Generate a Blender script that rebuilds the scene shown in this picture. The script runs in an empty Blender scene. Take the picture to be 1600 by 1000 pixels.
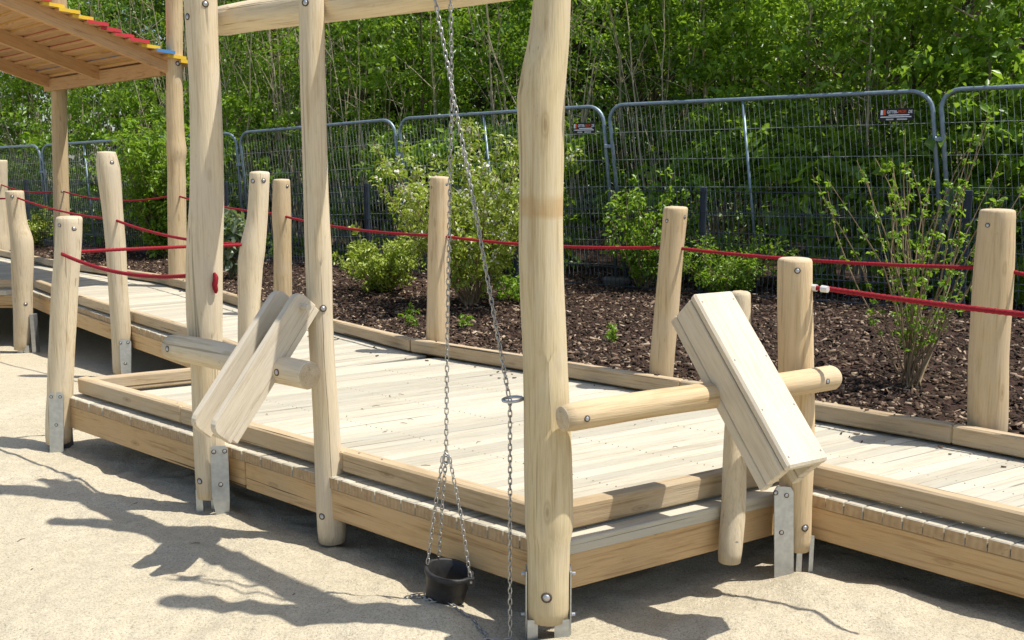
import bpy, math, random
import numpy as np
from mathutils import Vector, Matrix, noise

random.seed(7)
rng = np.random.default_rng(11)
R = math.radians
scene = bpy.context.scene
COL = scene.collection

# ------------------------------------------------------------------ camera
F, Y0, H = 1500.0, 260.0, 1.6            # focal length in photo pixels, horizon row, eye height
PITCH = math.atan((500 - Y0) / F)
cam_d = bpy.data.cameras.new('camera')
cam_d.sensor_width = 36.0
cam_d.lens = 36.0 * F / 1600.0
cam_d.clip_start = 0.05
cam_d.clip_end = 600.0
cam = bpy.data.objects.new('camera', cam_d)
cam.location = (0, 0, H)
cam.rotation_euler = (math.pi / 2 - PITCH, 0, 0)
COL.objects.link(cam)
scene.camera = cam

# ------------------------------------------------------------------ sky and sun
SUN_B, SUN_E = R(99.0), R(65.0)
world = bpy.data.worlds.new('World')
scene.world = world
world.use_nodes = True
wn = world.node_tree.nodes
wl = world.node_tree.links
wn.clear()
sky = wn.new('ShaderNodeTexSky')
sky.sky_type = 'NISHITA'
sky.sun_disc = False
sky.sun_elevation = SUN_E
sky.sun_rotation = SUN_B
sky.air_density = 1.0
sky.dust_density = 1.6
bg = wn.new('ShaderNodeBackground')
bg.inputs['Strength'].default_value = 0.14
wo = wn.new('ShaderNodeOutputWorld')
wl.new(sky.outputs[0], bg.inputs[0])
wl.new(bg.outputs[0], wo.inputs[0])
sun_d = bpy.data.lights.new('sun', 'SUN')
sun_d.energy = 4.9
sun_d.angle = R(0.53)
sun_d.color = (1.0, 0.953, 0.885)
sun = bpy.data.objects.new('sun', sun_d)
sdir = Vector((math.sin(SUN_B) * math.cos(SUN_E), math.cos(SUN_B) * math.cos(SUN_E), math.sin(SUN_E)))
sun.rotation_euler = (-sdir).to_track_quat('-Z', 'Y').to_euler()
sun.location = sdir * 30
COL.objects.link(sun)
scene.view_settings.view_transform = 'Standard'
scene.view_settings.look = 'None'
scene.view_settings.exposure = 0.27
scene.view_settings.gamma = 1.0
scene.view_settings.use_curve_mapping = False
scene.render.engine = 'CYCLES'
scene.cycles.use_denoising = True
scene.cycles.max_bounces = 4
scene.cycles.diffuse_bounces = 3
scene.cycles.glossy_bounces = 2
scene.cycles.transmission_bounces = 3
scene.cycles.transparent_max_bounces = 8
scene.cycles.caustics_reflective = False
scene.cycles.caustics_refractive = False

# ------------------------------------------------------------------ surveying helpers
CP, SP = math.cos(PITCH), math.sin(PITCH)
def ray(u, v):
    x = (u - 800) / F; y = -(v - 500) / F
    return Vector((x, CP + y * SP, -SP + y * CP))
def at(u, v, z):
    d = ray(u, v); t = (z - H) / d.z
    return Vector((0, 0, H)) + d * t
def atY(u, v, Y):
    d = ray(u, v)
    return Vector((0, 0, H)) + d * (Y / d.y)
def hit(u, v, P0, b):
    d = ray(u, v); b = R(b); n = Vector((math.cos(b), -math.sin(b), 0))
    t = n.dot(Vector((P0[0], P0[1], 0)) - Vector((0, 0, 0))) / n.dot(d)
    return Vector((0, 0, H)) + d * t
def bvec(b):
    return Vector((math.sin(R(b)), math.cos(R(b)), 0))

# ------------------------------------------------------------------ object helpers
FR = {}
def frame(origin, x=None, z=None):
    o = Vector(origin)
    if z is None and x is None:
        return Matrix.Translation(o)
    if z is None:
        X = Vector(x).normalized(); Z = Vector((0, 0, 1)); Y = Z.cross(X).normalized(); Z = X.cross(Y)
    elif x is None:
        Z = Vector(z).normalized(); X = Vector((0, 0, 1)).cross(Z)
        X = X.normalized() if X.length > 1e-4 else Vector((1, 0, 0)); Y = Z.cross(X)
    else:
        X = Vector(x).normalized(); Z = Vector(z).normalized(); Y = Z.cross(X).normalized(); Z = X.cross(Y)
    m = Matrix((X, Y, Z)).transposed().to_4x4(); m.translation = o
    return m
def place(o, fr, parent):
    if parent is not None:
        o.parent = parent
        o.matrix_basis = FR[parent.name].inverted() @ fr
    else:
        o.matrix_basis = fr
    FR[o.name] = fr
def empty(name, origin, label, cat, group=None):
    o = bpy.data.objects.new(name, None)
    o.empty_display_size = 0.1
    COL.objects.link(o)
    place(o, frame(origin), None)
    tag(o, label, cat, group)
    return o
def tag(o, label=None, cat=None, group=None, kind=None):
    if label: o['label'] = label
    if cat: o['category'] = cat
    if group: o['group'] = group
    if kind: o['kind'] = kind
    return o
def obj(name, verts, faces, mat, parent=None, fr=None, smooth=False, world=True, mats=None, fmat=None):
    """one mesh object; verts in world space unless world=False (then in the frame)"""
    if fr is None: fr = frame((0, 0, 0)) if parent is None else FR[parent.name].copy()
    me = bpy.data.meshes.new(name)
    if world:
        inv = fr.inverted()
        verts = [inv @ Vector(v) for v in verts]
    me.from_pydata([tuple(v) for v in verts], [], faces)
    for m in (mats or [mat]): me.materials.append(m)
    if fmat: me.polygons.foreach_set('material_index', fmat)
    if smooth: me.polygons.foreach_set('use_smooth', [True] * len(me.polygons))
    me.update()
    o = bpy.data.objects.new(name, me)
    COL.objects.link(o)
    place(o, fr, parent)
    return o
def fast(name, V, T, mat, parent=None, fr=None, smooth=False):
    """numpy verts / tris (world space)"""
    if fr is None: fr = frame((0, 0, 0)) if parent is None else FR[parent.name].copy()
    V = np.asarray(V, dtype=np.float32) - np.array(fr.translation, dtype=np.float32)
    T = np.asarray(T, dtype=np.int32)
    k = T.shape[1]
    me = bpy.data.meshes.new(name)
    me.vertices.add(len(V)); me.vertices.foreach_set('co', V.ravel())
    me.loops.add(T.size); me.loops.foreach_set('vertex_index', T.ravel())
    me.polygons.add(len(T))
    me.polygons.foreach_set('loop_start', np.arange(0, T.size, k, dtype=np.int32))
    me.polygons.foreach_set('loop_total', np.full(len(T), k, dtype=np.int32))
    if smooth: me.polygons.foreach_set('use_smooth', np.ones(len(T), dtype=bool))
    me.materials.append(mat)
    me.update(calc_edges=True)
    o = bpy.data.objects.new(name, me)
    COL.objects.link(o)
    place(o, fr, parent)
    return o
class MB:
    def __init__(s): s.v = []; s.f = []
    def add(s, vs, fs):
        b = len(s.v); s.v += [Vector(v) for v in vs]; s.f += [tuple(i + b for i in f) for f in fs]
    def box(s, lo, hi, M=None, ch=0.0):
        x0, y0, z0 = lo; x1, y1, z1 = hi
        if ch <= 0:
            vs = [(x0,y0,z0),(x1,y0,z0),(x1,y1,z0),(x0,y1,z0),(x0,y0,z1),(x1,y0,z1),(x1,y1,z1),(x0,y1,z1)]
            fs = [(3,2,1,0),(4,5,6,7),(0,1,5,4),(1,2,6,5),(2,3,7,6),(3,0,4,7)]
        else:
            c = ch
            vs = []
            for sx, X, in ((1, x0), (-1, x1)):
                for sy, Y in ((1, y0), (-1, y1)):
                    for sz, Z in ((1, z0), (-1, z1)):
                        vs += [(X, Y + sy*c, Z + sz*c), (X + sx*c, Y, Z + sz*c), (X + sx*c, Y + sy*c, Z)]
            def i(a, b, d, k): return (a*4 + b*2 + d)*3 + k
            fs = [(i(0,0,0,0), i(0,0,1,0), i(0,1,1,0), i(0,1,0,0)), (i(1,0,0,0), i(1,1,0,0), i(1,1,1,0), i(1,0,1,0)),
                  (i(0,0,0,1), i(1,0,0,1), i(1,0,1,1), i(0,0,1,1)), (i(0,1,0,1), i(0,1,1,1), i(1,1,1,1), i(1,1,0,1)),
                  (i(0,0,0,2), i(0,1,0,2), i(1,1,0,2), i(1,0,0,2)), (i(0,0,1,2), i(1,0,1,2), i(1,1,1,2), i(0,1,1,2))]
            for b in (0, 1):
                for d in (0, 1):
                    fs.append((i(0,b,d,1), i(1,b,d,1), i(1,b,d,2), i(0,b,d,2)) if (b ^ d) else (i(0,b,d,2), i(1,b,d,2), i(1,b,d,1), i(0,b,d,1)))
            for a in (0, 1):
                for d in (0, 1):
                    fs.append((i(a,0,d,2), i(a,1,d,2), i(a,1,d,0), i(a,0,d,0)) if (a ^ d) else (i(a,0,d,0), i(a,1,d,0), i(a,1,d,2), i(a,0,d,2)))
            for a in (0, 1):
                for b in (0, 1):
                    fs.append((i(a,b,0,0), i(a,b,1,0), i(a,b,1,1), i(a,b,0,1)) if (a ^ b) else (i(a,b,0,1), i(a,b,1,1), i(a,b,1,0), i(a,b,0,0)))
            for a in (0, 1):
                for b in (0, 1):
                    for d in (0, 1):
                        t = (i(a,b,d,0), i(a,b,d,1), i(a,b,d,2))
                        fs.append(t if (a + b + d) % 2 else t[::-1])
        if M is not None: vs = [M @ Vector(v) for v in vs]
        s.add(vs, fs)
    def tube(s, pts, radii, n=8, cap=True):
        pts = [Vector(p) for p in pts]
        if not hasattr(radii, '__len__'): radii = [radii] * len(pts)
        b = len(s.v); up = None
        for k, p in enumerate(pts):
            d = (pts[min(k + 1, len(pts) - 1)] - pts[max(k - 1, 0)])
            if d.length < 1e-9: d = Vector((0, 0, 1))
            d.normalize()
            if up is None:
                up = Vector((0, 0, 1)) if abs(d.z) < 0.9 else Vector((1, 0, 0))
            x = up.cross(d); x.normalize(); y = d.cross(x); up = y
            for j in range(n):
                a = 2 * math.pi * j / n
                s.v.append(p + (x * math.cos(a) + y * math.sin(a)) * radii[k])
        for k in range(len(pts) - 1):
            for j in range(n):
                j2 = (j + 1) % n
                s.f.append((b + k*n + j, b + k*n + j2, b + (k+1)*n + j2, b + (k+1)*n + j))
        if cap:
            s.f.append(tuple(b + j for j in range(n))[::-1])
            s.f.append(tuple(b + (len(pts)-1)*n + j for j in range(n)))
    def build(s, name, mat, parent=None, fr=None, smooth=False, world=True):
        return obj(name, s.v, s.f, mat, parent, fr, smooth, world)

# ------------------------------------------------------------------ materials
class NT:
    def __init__(s, name):
        s.m = bpy.data.materials.new(name); s.m.use_nodes = True
        s.t = s.m.node_tree; s.t.nodes.clear()
        s.out = s.n('ShaderNodeOutputMaterial')
    def n(s, typ, **kw):
        nd = s.t.nodes.new(typ)
        for k, v in kw.items(): setattr(nd, k, v)
        return nd
    def l(s, a, b): s.t.links.new(a, b)
    def val(s, nd, **kw):
        for k, v in kw.items(): nd.inputs[k.replace('_', ' ')].default_value = v
        return nd
    def ramp(s, fac, stops, interp='LINEAR'):
        r = s.n('ShaderNodeValToRGB'); r.color_ramp.interpolation = interp
        e = r.color_ramp.elements
        while len(e) < len(stops): e.new(0.5)
        for q, (p, c) in zip(e, stops):
            q.position = p; q.color = (c[0], c[1], c[2], 1) if hasattr(c, '__len__') else (c, c, c, 1)
        s.l(fac, r.inputs[0]); return r.outputs[0]
    def noise(s, vec, scale, detail=4, rough=0.55, dist=0.0):
        q = s.n('ShaderNodeTexNoise'); s.val(q, Scale=scale, Detail=detail, Roughness=rough, Distortion=dist)
        if vec is not None: s.l(vec, q.inputs['Vector'])
        return q.outputs['Fac']
    def mix(s, fac, a, b, mode='MIX'):
        q = s.n('ShaderNodeMix', data_type='RGBA', blend_type=mode)
        for x, i in ((fac, 0), (a, 6), (b, 7)):
            if hasattr(x, 'links'): s.l(x, q.inputs[i])
            elif i == 0: q.inputs[0].default_value = x
            else: q.inputs[i].default_value = (x[0], x[1], x[2], 1)
        return q.outputs[2]
    def math(s, op, a, b=None):
        q = s.n('ShaderNodeMath', operation=op)
        for x, i in ((a, 0), (b, 1)):
            if x is None: continue
            if hasattr(x, 'links'): s.l(x, q.inputs[i])
            else: q.inputs[i].default_value = x
        return q.outputs[0]
    def coords(s, scale, rnd=True):
        tc = s.n('ShaderNodeTexCoord'); v = tc.outputs['Object']
        if rnd:
            oi = s.n('ShaderNodeObjectInfo')
            k = s.n('ShaderNodeVectorMath', operation='SCALE'); k.inputs[0].default_value = (17.3, 31.7, 23.1)
            s.l(oi.outputs['Random'], k.inputs['Scale'])
            a = s.n('ShaderNodeVectorMath', operation='ADD'); s.l(v, a.inputs[0]); s.l(k.outputs[0], a.inputs[1])
            v = a.outputs[0]
        mp = s.n('ShaderNodeVectorMath', operation='MULTIPLY'); mp.inputs[1].default_value = scale
        s.l(v, mp.inputs[0]); return mp.outputs[0], v
    def surf(s, col, rough=0.7, bump=None, bstr=0.2, bdist=0.01, spec=0.3, metal=0.0):
        p = s.n('ShaderNodeBsdfPrincipled')
        if hasattr(col, 'links'): s.l(col, p.inputs['Base Color'])
        else: p.inputs['Base Color'].default_value = (*col, 1)
        if hasattr(rough, 'links'): s.l(rough, p.inputs['Roughness'])
        else: p.inputs['Roughness'].default_value = rough
        p.inputs['Specular IOR Level'].default_value = spec
        p.inputs['Metallic'].default_value = metal
        if bump is not None:
            b = s.n('ShaderNodeBump'); s.val(b, Strength=bstr, Distance=bdist)
            s.l(bump, b.inputs['Height']); s.l(b.outputs[0], p.inputs['Normal'])
        s.l(p.outputs[0], s.out.inputs[0]); return p

def wood(name, base, dark, axis, grey=(0.5, 0.47, 0.4), greyamt=0.35, var=0.12, crack=0.5, knots=True, band=None):
    t = NT(name)
    def ax(a, b): return (a, b, b) if axis == 0 else (b, b, a)
    v, raw = t.coords(ax(2.6, 62))
    def sv(scale):
        q = t.n('ShaderNodeVectorMath', operation='MULTIPLY'); q.inputs[1].default_value = scale
        t.l(raw, q.inputs[0]); return q.outputs[0]
    g = t.noise(v, 1.0, 4, 0.6, 0.15)
    gf = t.noise(sv(ax(9, 210)), 1.0, 3, 0.6)
    bl = t.noise(sv(ax(2.2, 6)), 1.0, 4, 0.65, 0.4)
    sp = t.noise(sv(ax(14, 40)), 1.0, 3, 0.7)
    c = t.ramp(g, [(0.30, dark), (0.46, base), (0.75, [min(1, x * 1.07) for x in base])])
    c = t.mix(0.30, c, t.ramp(gf, [(0.30, 0.50), (0.55, 1.0)]), 'MULTIPLY')
    c = t.mix(t.ramp(bl, [(0.45, 0.0), (0.66, greyamt)]), c, grey)
    c = t.mix(t.ramp(bl, [(0.30, 0.30), (0.42, 0.0)]), c, [dark[0] * 0.85, dark[1] * 0.8, dark[2] * 0.75])
    c = t.mix(t.ramp(sp, [(0.66, 0.0), (0.76, 0.38)]), c, [dark[0] * 0.6, dark[1] * 0.58, dark[2] * 0.55])
    # dark checks and hair cracks that follow the grain
    ck = t.noise(sv(ax(0.8, 52)), 1.0, 1, 0.4, 0.5)
    ckm = t.ramp(ck, [(0.705, 0.0), (0.735, crack)])
    c = t.mix(ckm, c, [x * 0.28 for x in dark])
    h = t.math('ADD', t.math('MULTIPLY', g, 0.5), t.math('MULTIPLY', gf, 0.5))
    h = t.math('SUBTRACT', h, t.math('MULTIPLY', ckm, 1.5))
    if knots:
        vo = t.n('ShaderNodeTexVoronoi'); vo.inputs['Scale'].default_value = 1.0
        t.l(sv(ax(2.9, 9.5)), vo.inputs['Vector'])
        km = t.ramp(vo.outputs['Distance'], [(0.035, 0.6), (0.075, 0.15), (0.10, 0.35), (0.15, 0.0)])
        c = t.mix(km, c, [dark[0] * 0.55, dark[1] * 0.5, dark[2] * 0.45])
    if axis == 2:                                            # sandy splash dirt just above the ground
        sz = t.n('ShaderNodeSeparateXYZ'); tcz = t.n('ShaderNodeTexCoord'); t.l(tcz.outputs['Object'], sz.inputs[0])
        dz_ = t.math('ADD', sz.outputs['Z'], t.math('MULTIPLY', t.noise(raw, 14, 4), 0.16))
        c = t.mix(t.ramp(dz_, [(0.07, 0.55), (0.20, 0.0)]), c, (0.36, 0.29, 0.19))
    if band:
        sx = t.n('ShaderNodeSeparateXYZ'); tc = t.n('ShaderNodeTexCoord'); t.l(tc.outputs['Object'], sx.inputs[0])
        zz = t.math('ADD', sx.outputs['Z'], t.math('MULTIPLY', bl, 0.03))
        b0, b1 = band
        mr = t.n('ShaderNodeMapRange'); t.l(zz, mr.inputs[0]); mr.inputs[1].default_value = b0 - 0.1; mr.inputs[2].default_value = b1 + 0.1
        k0 = 0.1 / (b1 - b0 + 0.2)
        bm = t.ramp(mr.outputs[0], [(k0 - 0.02, 0.0), (k0 + 0.04, 0.6), (1 - k0 - 0.05, 0.5), (1 - k0 + 0.04, 0.0)])
        bm = t.math('MULTIPLY', bm, t.ramp(t.noise(raw, 9, 4), [(0.3, 0.25), (0.55, 1.0)]))
        c = t.mix(bm, c, (0.44, 0.265, 0.10))
    oi = t.n('ShaderNodeObjectInfo')
    hs = t.n('ShaderNodeHueSaturation')
    q = t.math('ADD', t.math('MULTIPLY', oi.outputs['Random'], 2 * var), 1 - var)
    t.l(q, hs.inputs['Value']); t.l(c, hs.inputs['Color'])
    t.surf(hs.outputs[0], 0.82, h, 0.5, 0.006, 0.2)
    return t.m
def endgrain(name, base, dark):
    t = NT(name); v, raw = t.coords((1, 1, 1))
    tc = t.n('ShaderNodeTexCoord'); ln = t.n('ShaderNodeVectorMath', operation='LENGTH')
    fl = t.n('ShaderNodeVectorMath', operation='MULTIPLY'); fl.inputs[1].default_value = (1, 1, 0); t.l(tc.outputs['Object'], fl.inputs[0]); t.l(fl.outputs[0], ln.inputs[0])
    nz = t.noise(v, 30, 4)
    rg = t.math('SINE', t.math('ADD', t.math('MULTIPLY', ln.outputs['Value'], 900), t.math('MULTIPLY', nz, 6)))
    c = t.ramp(t.math('ADD', t.math('MULTIPLY', rg, 0.10), nz), [(0.25, dark), (0.7, base)])
    n2 = t.noise(v, 70, 3); c = t.mix(t.ramp(n2, [(0.62, 0.0), (0.7, 0.5)]), c, [x * 0.5 for x in dark])
    t.surf(c, 0.9, nz, 0.4, 0.005, 0.15); return t.m

W_POST = wood('robinia_post', (0.645, 0.54, 0.365), (0.51, 0.395, 0.235), 2, (0.60, 0.52, 0.405), 0.5, 0.09, 0.5)
W_POSTW = wood('robinia_warm', (0.60, 0.455, 0.265), (0.45, 0.315, 0.155), 2, (0.60, 0.49, 0.35), 0.35, 0.06, 0.3)
W_NEAR = wood('robinia_banded', (0.595, 0.49, 0.295), (0.455, 0.345, 0.18), 2, (0.60, 0.53, 0.42), 0.45, 0.0, 0.4, True, (1.405, 1.475))
W_DECK = wood('deck_plank_wood', (0.505, 0.46, 0.355), (0.40, 0.35, 0.255), 0, (0.48, 0.455, 0.37), 0.85, 0.15, 0.6, False)
END_P = endgrain('end_grain_post', (0.60, 0.50, 0.35), (0.46, 0.35, 0.21))
END_D = endgrain('end_grain_plank', (0.48, 0.345, 0.20), (0.36, 0.245, 0.135))
W_KERB = wood('kerb_wood', (0.49, 0.375, 0.23), (0.32, 0.225, 0.125), 0, (0.48, 0.41, 0.30), 0.55, 0.12, 0.9)
W_FASC = wood('fascia_wood', (0.57, 0.385, 0.19), (0.36, 0.215, 0.09), 0, (0.54, 0.40, 0.24), 0.4, 0.10, 0.9)
W_CHUTE = wood('trough_wood', (0.60, 0.525, 0.395), (0.52, 0.435, 0.31), 0, (0.64, 0.58, 0.47), 0.55, 0.05, 0.04)
W_ROOF = wood('roof_wood', (0.56, 0.34, 0.165), (0.40, 0.215, 0.09), 0, (0.54, 0.37, 0.2), 0.3, 0.1, 0.3)

def simple(name, col, rough=0.5, metal=0.0, spec=0.4, nscale=None, ncol=None, bstr=0.15):
    t = NT(name)
    if nscale:
        v, raw = t.coords((1, 1, 1)); g = t.noise(v, nscale, 4)
        c = t.mix(t.ramp(g, [(0.35, 0.0), (0.65, 1.0)]), col, ncol or [x * 0.7 for x in col])
        t.surf(c, rough, g, bstr, 0.004, spec, metal)
    else:
        t.surf(col, rough, spec=spec, metal=metal)
    return t.m
GALV = simple('galvanized_steel', (0.50, 0.53, 0.55), 0.42, 0.85, 0.5, 40, (0.41, 0.44, 0.46))
CHAIN = simple('chain_steel', (0.50, 0.49, 0.46), 0.42, 0.75, 0.5, 60, (0.34, 0.33, 0.30))
BOLT = simple('bolt_steel', (0.46, 0.47, 0.48), 0.42, 0.8, 0.5)
SCREW = simple('screw_head', (0.26, 0.22, 0.17), 0.6, 0.3)
RECESS_SHADE = simple('painted_recess_shade', (0.10, 0.07, 0.045), 0.9)  # dark colour of a flat ring, painted as the shade of a recess
TUBE = simple('fence_tube', (0.24, 0.31, 0.36), 0.45, 0.4, 0.5, 25, (0.18, 0.235, 0.28))
WIRE = simple('fence_wire', (0.40, 0.43, 0.42), 0.5, 0.3)
ANTH = simple('anthracite_coating', (0.030, 0.042, 0.058), 0.5)
ROPE = simple('red_rope_fibre', (0.36, 0.020, 0.032), 0.75, 0, 0.2, 300, (0.19, 0.010, 0.016), 0.6)
CLAMP = simple('rope_clamp', (0.75, 0.74, 0.72), 0.4, 0.3)
RUBBER = simple('black_rubber', (0.016, 0.016, 0.017), 0.55, 0, 0.4, 30, (0.032, 0.031, 0.029), 0.3)
PAINT_R = simple('red_paint', (0.50, 0.035, 0.045), 0.55)
PAINT_Y = simple('yellow_paint', (0.72, 0.47, 0.03), 0.55)
PAINT_B = simple('blue_paint', (0.07, 0.22, 0.46), 0.55)
SIGN_K = simple('sign_black', (0.012, 0.011, 0.013), 0.5)
SIGN_W = simple('sign_white', (0.9, 0.9, 0.9), 0.6)
SIGN_O = simple('sign_orange', (0.75, 0.10, 0.02), 0.6)

def sand_mat():
    t = NT('play_sand'); v, raw = t.coords((1, 1, 1), False)
    big = t.noise(v, 1.3, 4); mid = t.noise(v, 16, 4); fine = t.noise(v, 95, 4, 0.8); gr = t.noise(v, 210, 2, 0.6)
    c = t.ramp(big, [(0.3, (0.565, 0.495, 0.35)), (0.7, (0.63, 0.56, 0.41))])
    c = t.mix(0.6, c, t.ramp(mid, [(0.3, 0.78), (0.7, 1.05)]), 'MULTIPLY')
    c = t.mix(0.85, c, t.ramp(fine, [(0.30, 0.34), (0.46, 0.92), (0.72, 1.2)]), 'MULTIPLY')
    c = t.mix(t.ramp(gr, [(0.60, 0.0), (0.68, 0.85)]), c, (0.24, 0.185, 0.12))
    c = t.mix(t.ramp(gr, [(0.30, 0.7), (0.37, 0.0)]), c, (0.78, 0.72, 0.58))
    h = t.math('ADD', t.math('MULTIPLY', mid, 0.7), t.math('ADD', t.math('MULTIPLY', fine, 0.5), t.math('MULTIPLY', gr, 0.2)))
    t.surf(c, 0.95, h, 0.8, 0.02, 0.1)
    return t.m
SAND = sand_mat()
def mulch_mat():
    t = NT('mulch_floor'); v, raw = t.coords((1, 1, 1), False)
    a = t.noise(v, 6, 4); b = t.noise(v, 60, 5, 0.7)
    c = t.ramp(b, [(0.3, (0.022, 0.013, 0.010)), (0.55, (0.075, 0.045, 0.034)), (0.72, (0.16, 0.11, 0.08))])
    t.surf(c, 0.9, b, 0.9, 0.03, 0.1); return t.m
MULCH = mulch_mat()
def chip_mat():
    t = NT('bark_chip'); g = t.n('ShaderNodeNewGeometry')
    c = t.ramp(g.outputs['Random Per Island'], [(0.0, (0.019, 0.012, 0.008)), (0.40, (0.043, 0.027, 0.017)), (0.70, (0.078, 0.050, 0.032)),
                                                 (0.87, (0.17, 0.115, 0.078)), (0.95, (0.30, 0.22, 0.15)), (1.0, (0.46, 0.36, 0.25))])
    t.surf(c, 0.85, spec=0.2); return t.m
CHIP = chip_mat()
def soil_mat():
    t = NT('leaf_litter'); v, raw = t.coords((1, 1, 1), False); b = t.noise(v, 9, 6, 0.7)
    c = t.ramp(b, [(0.3, (0.018, 0.014, 0.008)), (0.6, (0.05, 0.045, 0.02)), (0.8, (0.085, 0.07, 0.04))])
    t.surf(c, 0.95, b, 0.8, 0.05, 0.1); return t.m
SOIL = soil_mat()
def leaf_mat(name, lo, mid, hi, trans=0.45, gloss=0.10):
    t = NT(name); g = t.n('ShaderNodeNewGeometry')
    c = t.ramp(g.outputs['Random Per Island'], [(0.0, lo), (0.5, mid), (1.0, hi)])
    p = t.surf(c, 0.36, spec=0.55)
    tr = t.n('ShaderNodeBsdfTranslucent')
    c2 = t.mix(0.55, c, (0.34, 0.50, 0.03))
    t.l(c2, tr.inputs[0])
    mx = t.n('ShaderNodeMixShader'); mx.inputs[0].default_value = trans
    t.l(p.outputs[0], mx.inputs[1]); t.l(tr.outputs[0], mx.inputs[2]); t.l(mx.outputs[0], t.out.inputs[0])
    return t.m
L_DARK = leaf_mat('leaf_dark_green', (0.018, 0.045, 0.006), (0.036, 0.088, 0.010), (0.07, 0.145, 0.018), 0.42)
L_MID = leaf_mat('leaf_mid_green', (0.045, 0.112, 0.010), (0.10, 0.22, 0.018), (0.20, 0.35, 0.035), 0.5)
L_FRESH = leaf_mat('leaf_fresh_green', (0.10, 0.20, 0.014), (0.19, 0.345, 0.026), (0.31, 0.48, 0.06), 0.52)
L_YEL = leaf_mat('leaf_yellow_green', (0.24, 0.31, 0.03), (0.36, 0.44, 0.055), (0.48, 0.54, 0.13), 0.40)
L_SILV = leaf_mat('leaf_dull_underside', (0.09, 0.13, 0.07), (0.15, 0.20, 0.11), (0.26, 0.31, 0.20), 0.35)
PETAL = leaf_mat('blossom_petal', (0.68, 0.60, 0.56), (0.78, 0.73, 0.68), (0.85, 0.82, 0.77), 0.3)
def bark_mat(name, a, b):
    t = NT(name); v, raw = t.coords((9, 9, 2)); g = t.noise(v, 3, 5, 0.65)
    t.surf(t.ramp(g, [(0.3, a), (0.7, b)]), 0.85, g, 0.5, 0.01, 0.15); return t.m
B_PALE = bark_mat('bark_pale', (0.24, 0.21, 0.13), (0.50, 0.45, 0.30))
B_DARK = bark_mat('bark_dark', (0.05, 0.04, 0.026), (0.13, 0.105, 0.065))
B_TWIG = bark_mat('twig_brown', (0.17, 0.12, 0.07), (0.32, 0.25, 0.15))

# ------------------------------------------------------------------ plan of the boardwalk (metres)
ZD, ZK, ZKB = 0.295, 0.40, 0.310           # deck top, kerb top, kerb bottom
ZF0, ZF1 = 0.108, 0.243                    # fascia bottom / top
B_FR, B_RT, B_LT, B_WR, B_WL = -50.85, 59.6, 61.5, -45.6, -41.2
def V2(x, y): return Vector((x, y, 0))
C0 = V2(0.140, 3.247)                      # near corner of the bay (outer line of the kerb)
C1 = V2(1.153, 3.843)                      # inner corner where the right walkway starts
C5 = V2(-2.504, 5.402)                     # left corner of the bay
C6 = V2(-1.497, 5.947)                     # where the bay's left side meets the left walkway
BACK = [V2(4.6, 1.95), V2(2.106, 4.412), V2(0.988, 5.368), V2(-0.68, 6.696), V2(-2.28, 8.599), V2(-3.495, 10.238), V2(-4.039, 10.862), V2(-5.993, 12.54), V2(-7.6, 14.2), V2(-18, 24.5)]
E = bvec(B_RT)
T_SPLIT = 2.298
# ------------------------------------------------------------------ sand, mulch, sky-blocking bank
def axis(lo, hi, flo, fhi, fine, coarse):
    a = list(np.arange(lo, flo, coarse)) + list(np.arange(flo, fhi, fine)) + list(np.arange(fhi, hi + 1e-6, coarse))
    return np.array(a)
MOUNDS = [(1.22, 3.36, 0.03, 0.12), (1.55, 3.22, 0.028, 0.2), (0.95, 3.22, 0.025, 0.14), (-0.62, 3.56, 0.022, 0.16), (-1.05, 4.0, 0.02, 0.2), (0.23, 2.98, 0.03, 0.09),
          (-0.26, 3.33, 0.045, 0.11), (0.02, 3.12, -0.02, 0.12), (-0.9, 4.35, -0.05, 0.4), (-1.9, 5.1, -0.045, 0.4), (0.6, 3.62, -0.05, 0.3), (1.6, 3.65, -0.03, 0.28), (-0.2, 3.75, -0.05, 0.3),
          (-0.45, 3.20, 0.02, 0.12), (-0.23, 3.20, 0.018, 0.05), (1.12, 3.50, 0.045, 0.08), (1.42, 3.42, 0.03, 0.10), (1.85, 3.0, 0.025, 0.2), (-1.36, 4.22, 0.03, 0.08), (0.09, 3.02, 0.02, 0.06), (0.75, 3.18, 0.03, 0.10), (-2.4, 4.6, 0.02, 0.3), (-1.6, 3.4, 0.018, 0.25), (0.6, 2.9, 0.02, 0.15)]
_r = random.Random(5)
DENTS = [(_r.uniform(-3.2, 2.0), _r.uniform(2.6, 5.2), _r.uniform(0.006, 0.013), _r.uniform(0.035, 0.06), _r.uniform(0.09, 0.15), _r.uniform(0, 3.14)) for _ in range(60)]
def slope_z(y):                          # the sand falls away along the left boardwalk
    q = max(0.0, y - 6.0); return -0.42 * (1 - math.exp(-(q * 0.30) ** 1.4))
def sand_z(x, y):
    z = 0.016 * noise.noise((x * 1.1, y * 1.1, 3.0)) + 0.011 * noise.noise((x * 3.3, y * 3.3, 9.0)) + 0.008 * noise.noise((x * 7, y * 7, 1.0)) + 0.005 * noise.noise((x * 19, y * 19, 5.0)) + 0.0025 * noise.noise((x * 40, y * 40, 2.0))
    z += slope_z(y)
    for mx, my, a, s1, s2, an in DENTS:
        dx, dy = x - mx, y - my
        if dx * dx + dy * dy < 0.16:
            p = (dx * math.cos(an) + dy * math.sin(an)) / s2; q = (-dx * math.sin(an) + dy * math.cos(an)) / s1
            d2 = p * p + q * q
            z += a * (-math.exp(-d2) + 0.55 * math.exp(-(math.sqrt(d2) - 1.7) ** 2 * 3))
    for mx, my, a, s in MOUNDS:
        d2 = (x - mx) ** 2 + (y - my) ** 2
        if d2 < 9 * s * s: z += a * math.exp(-d2 / (2 * s * s))
    return z
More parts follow.
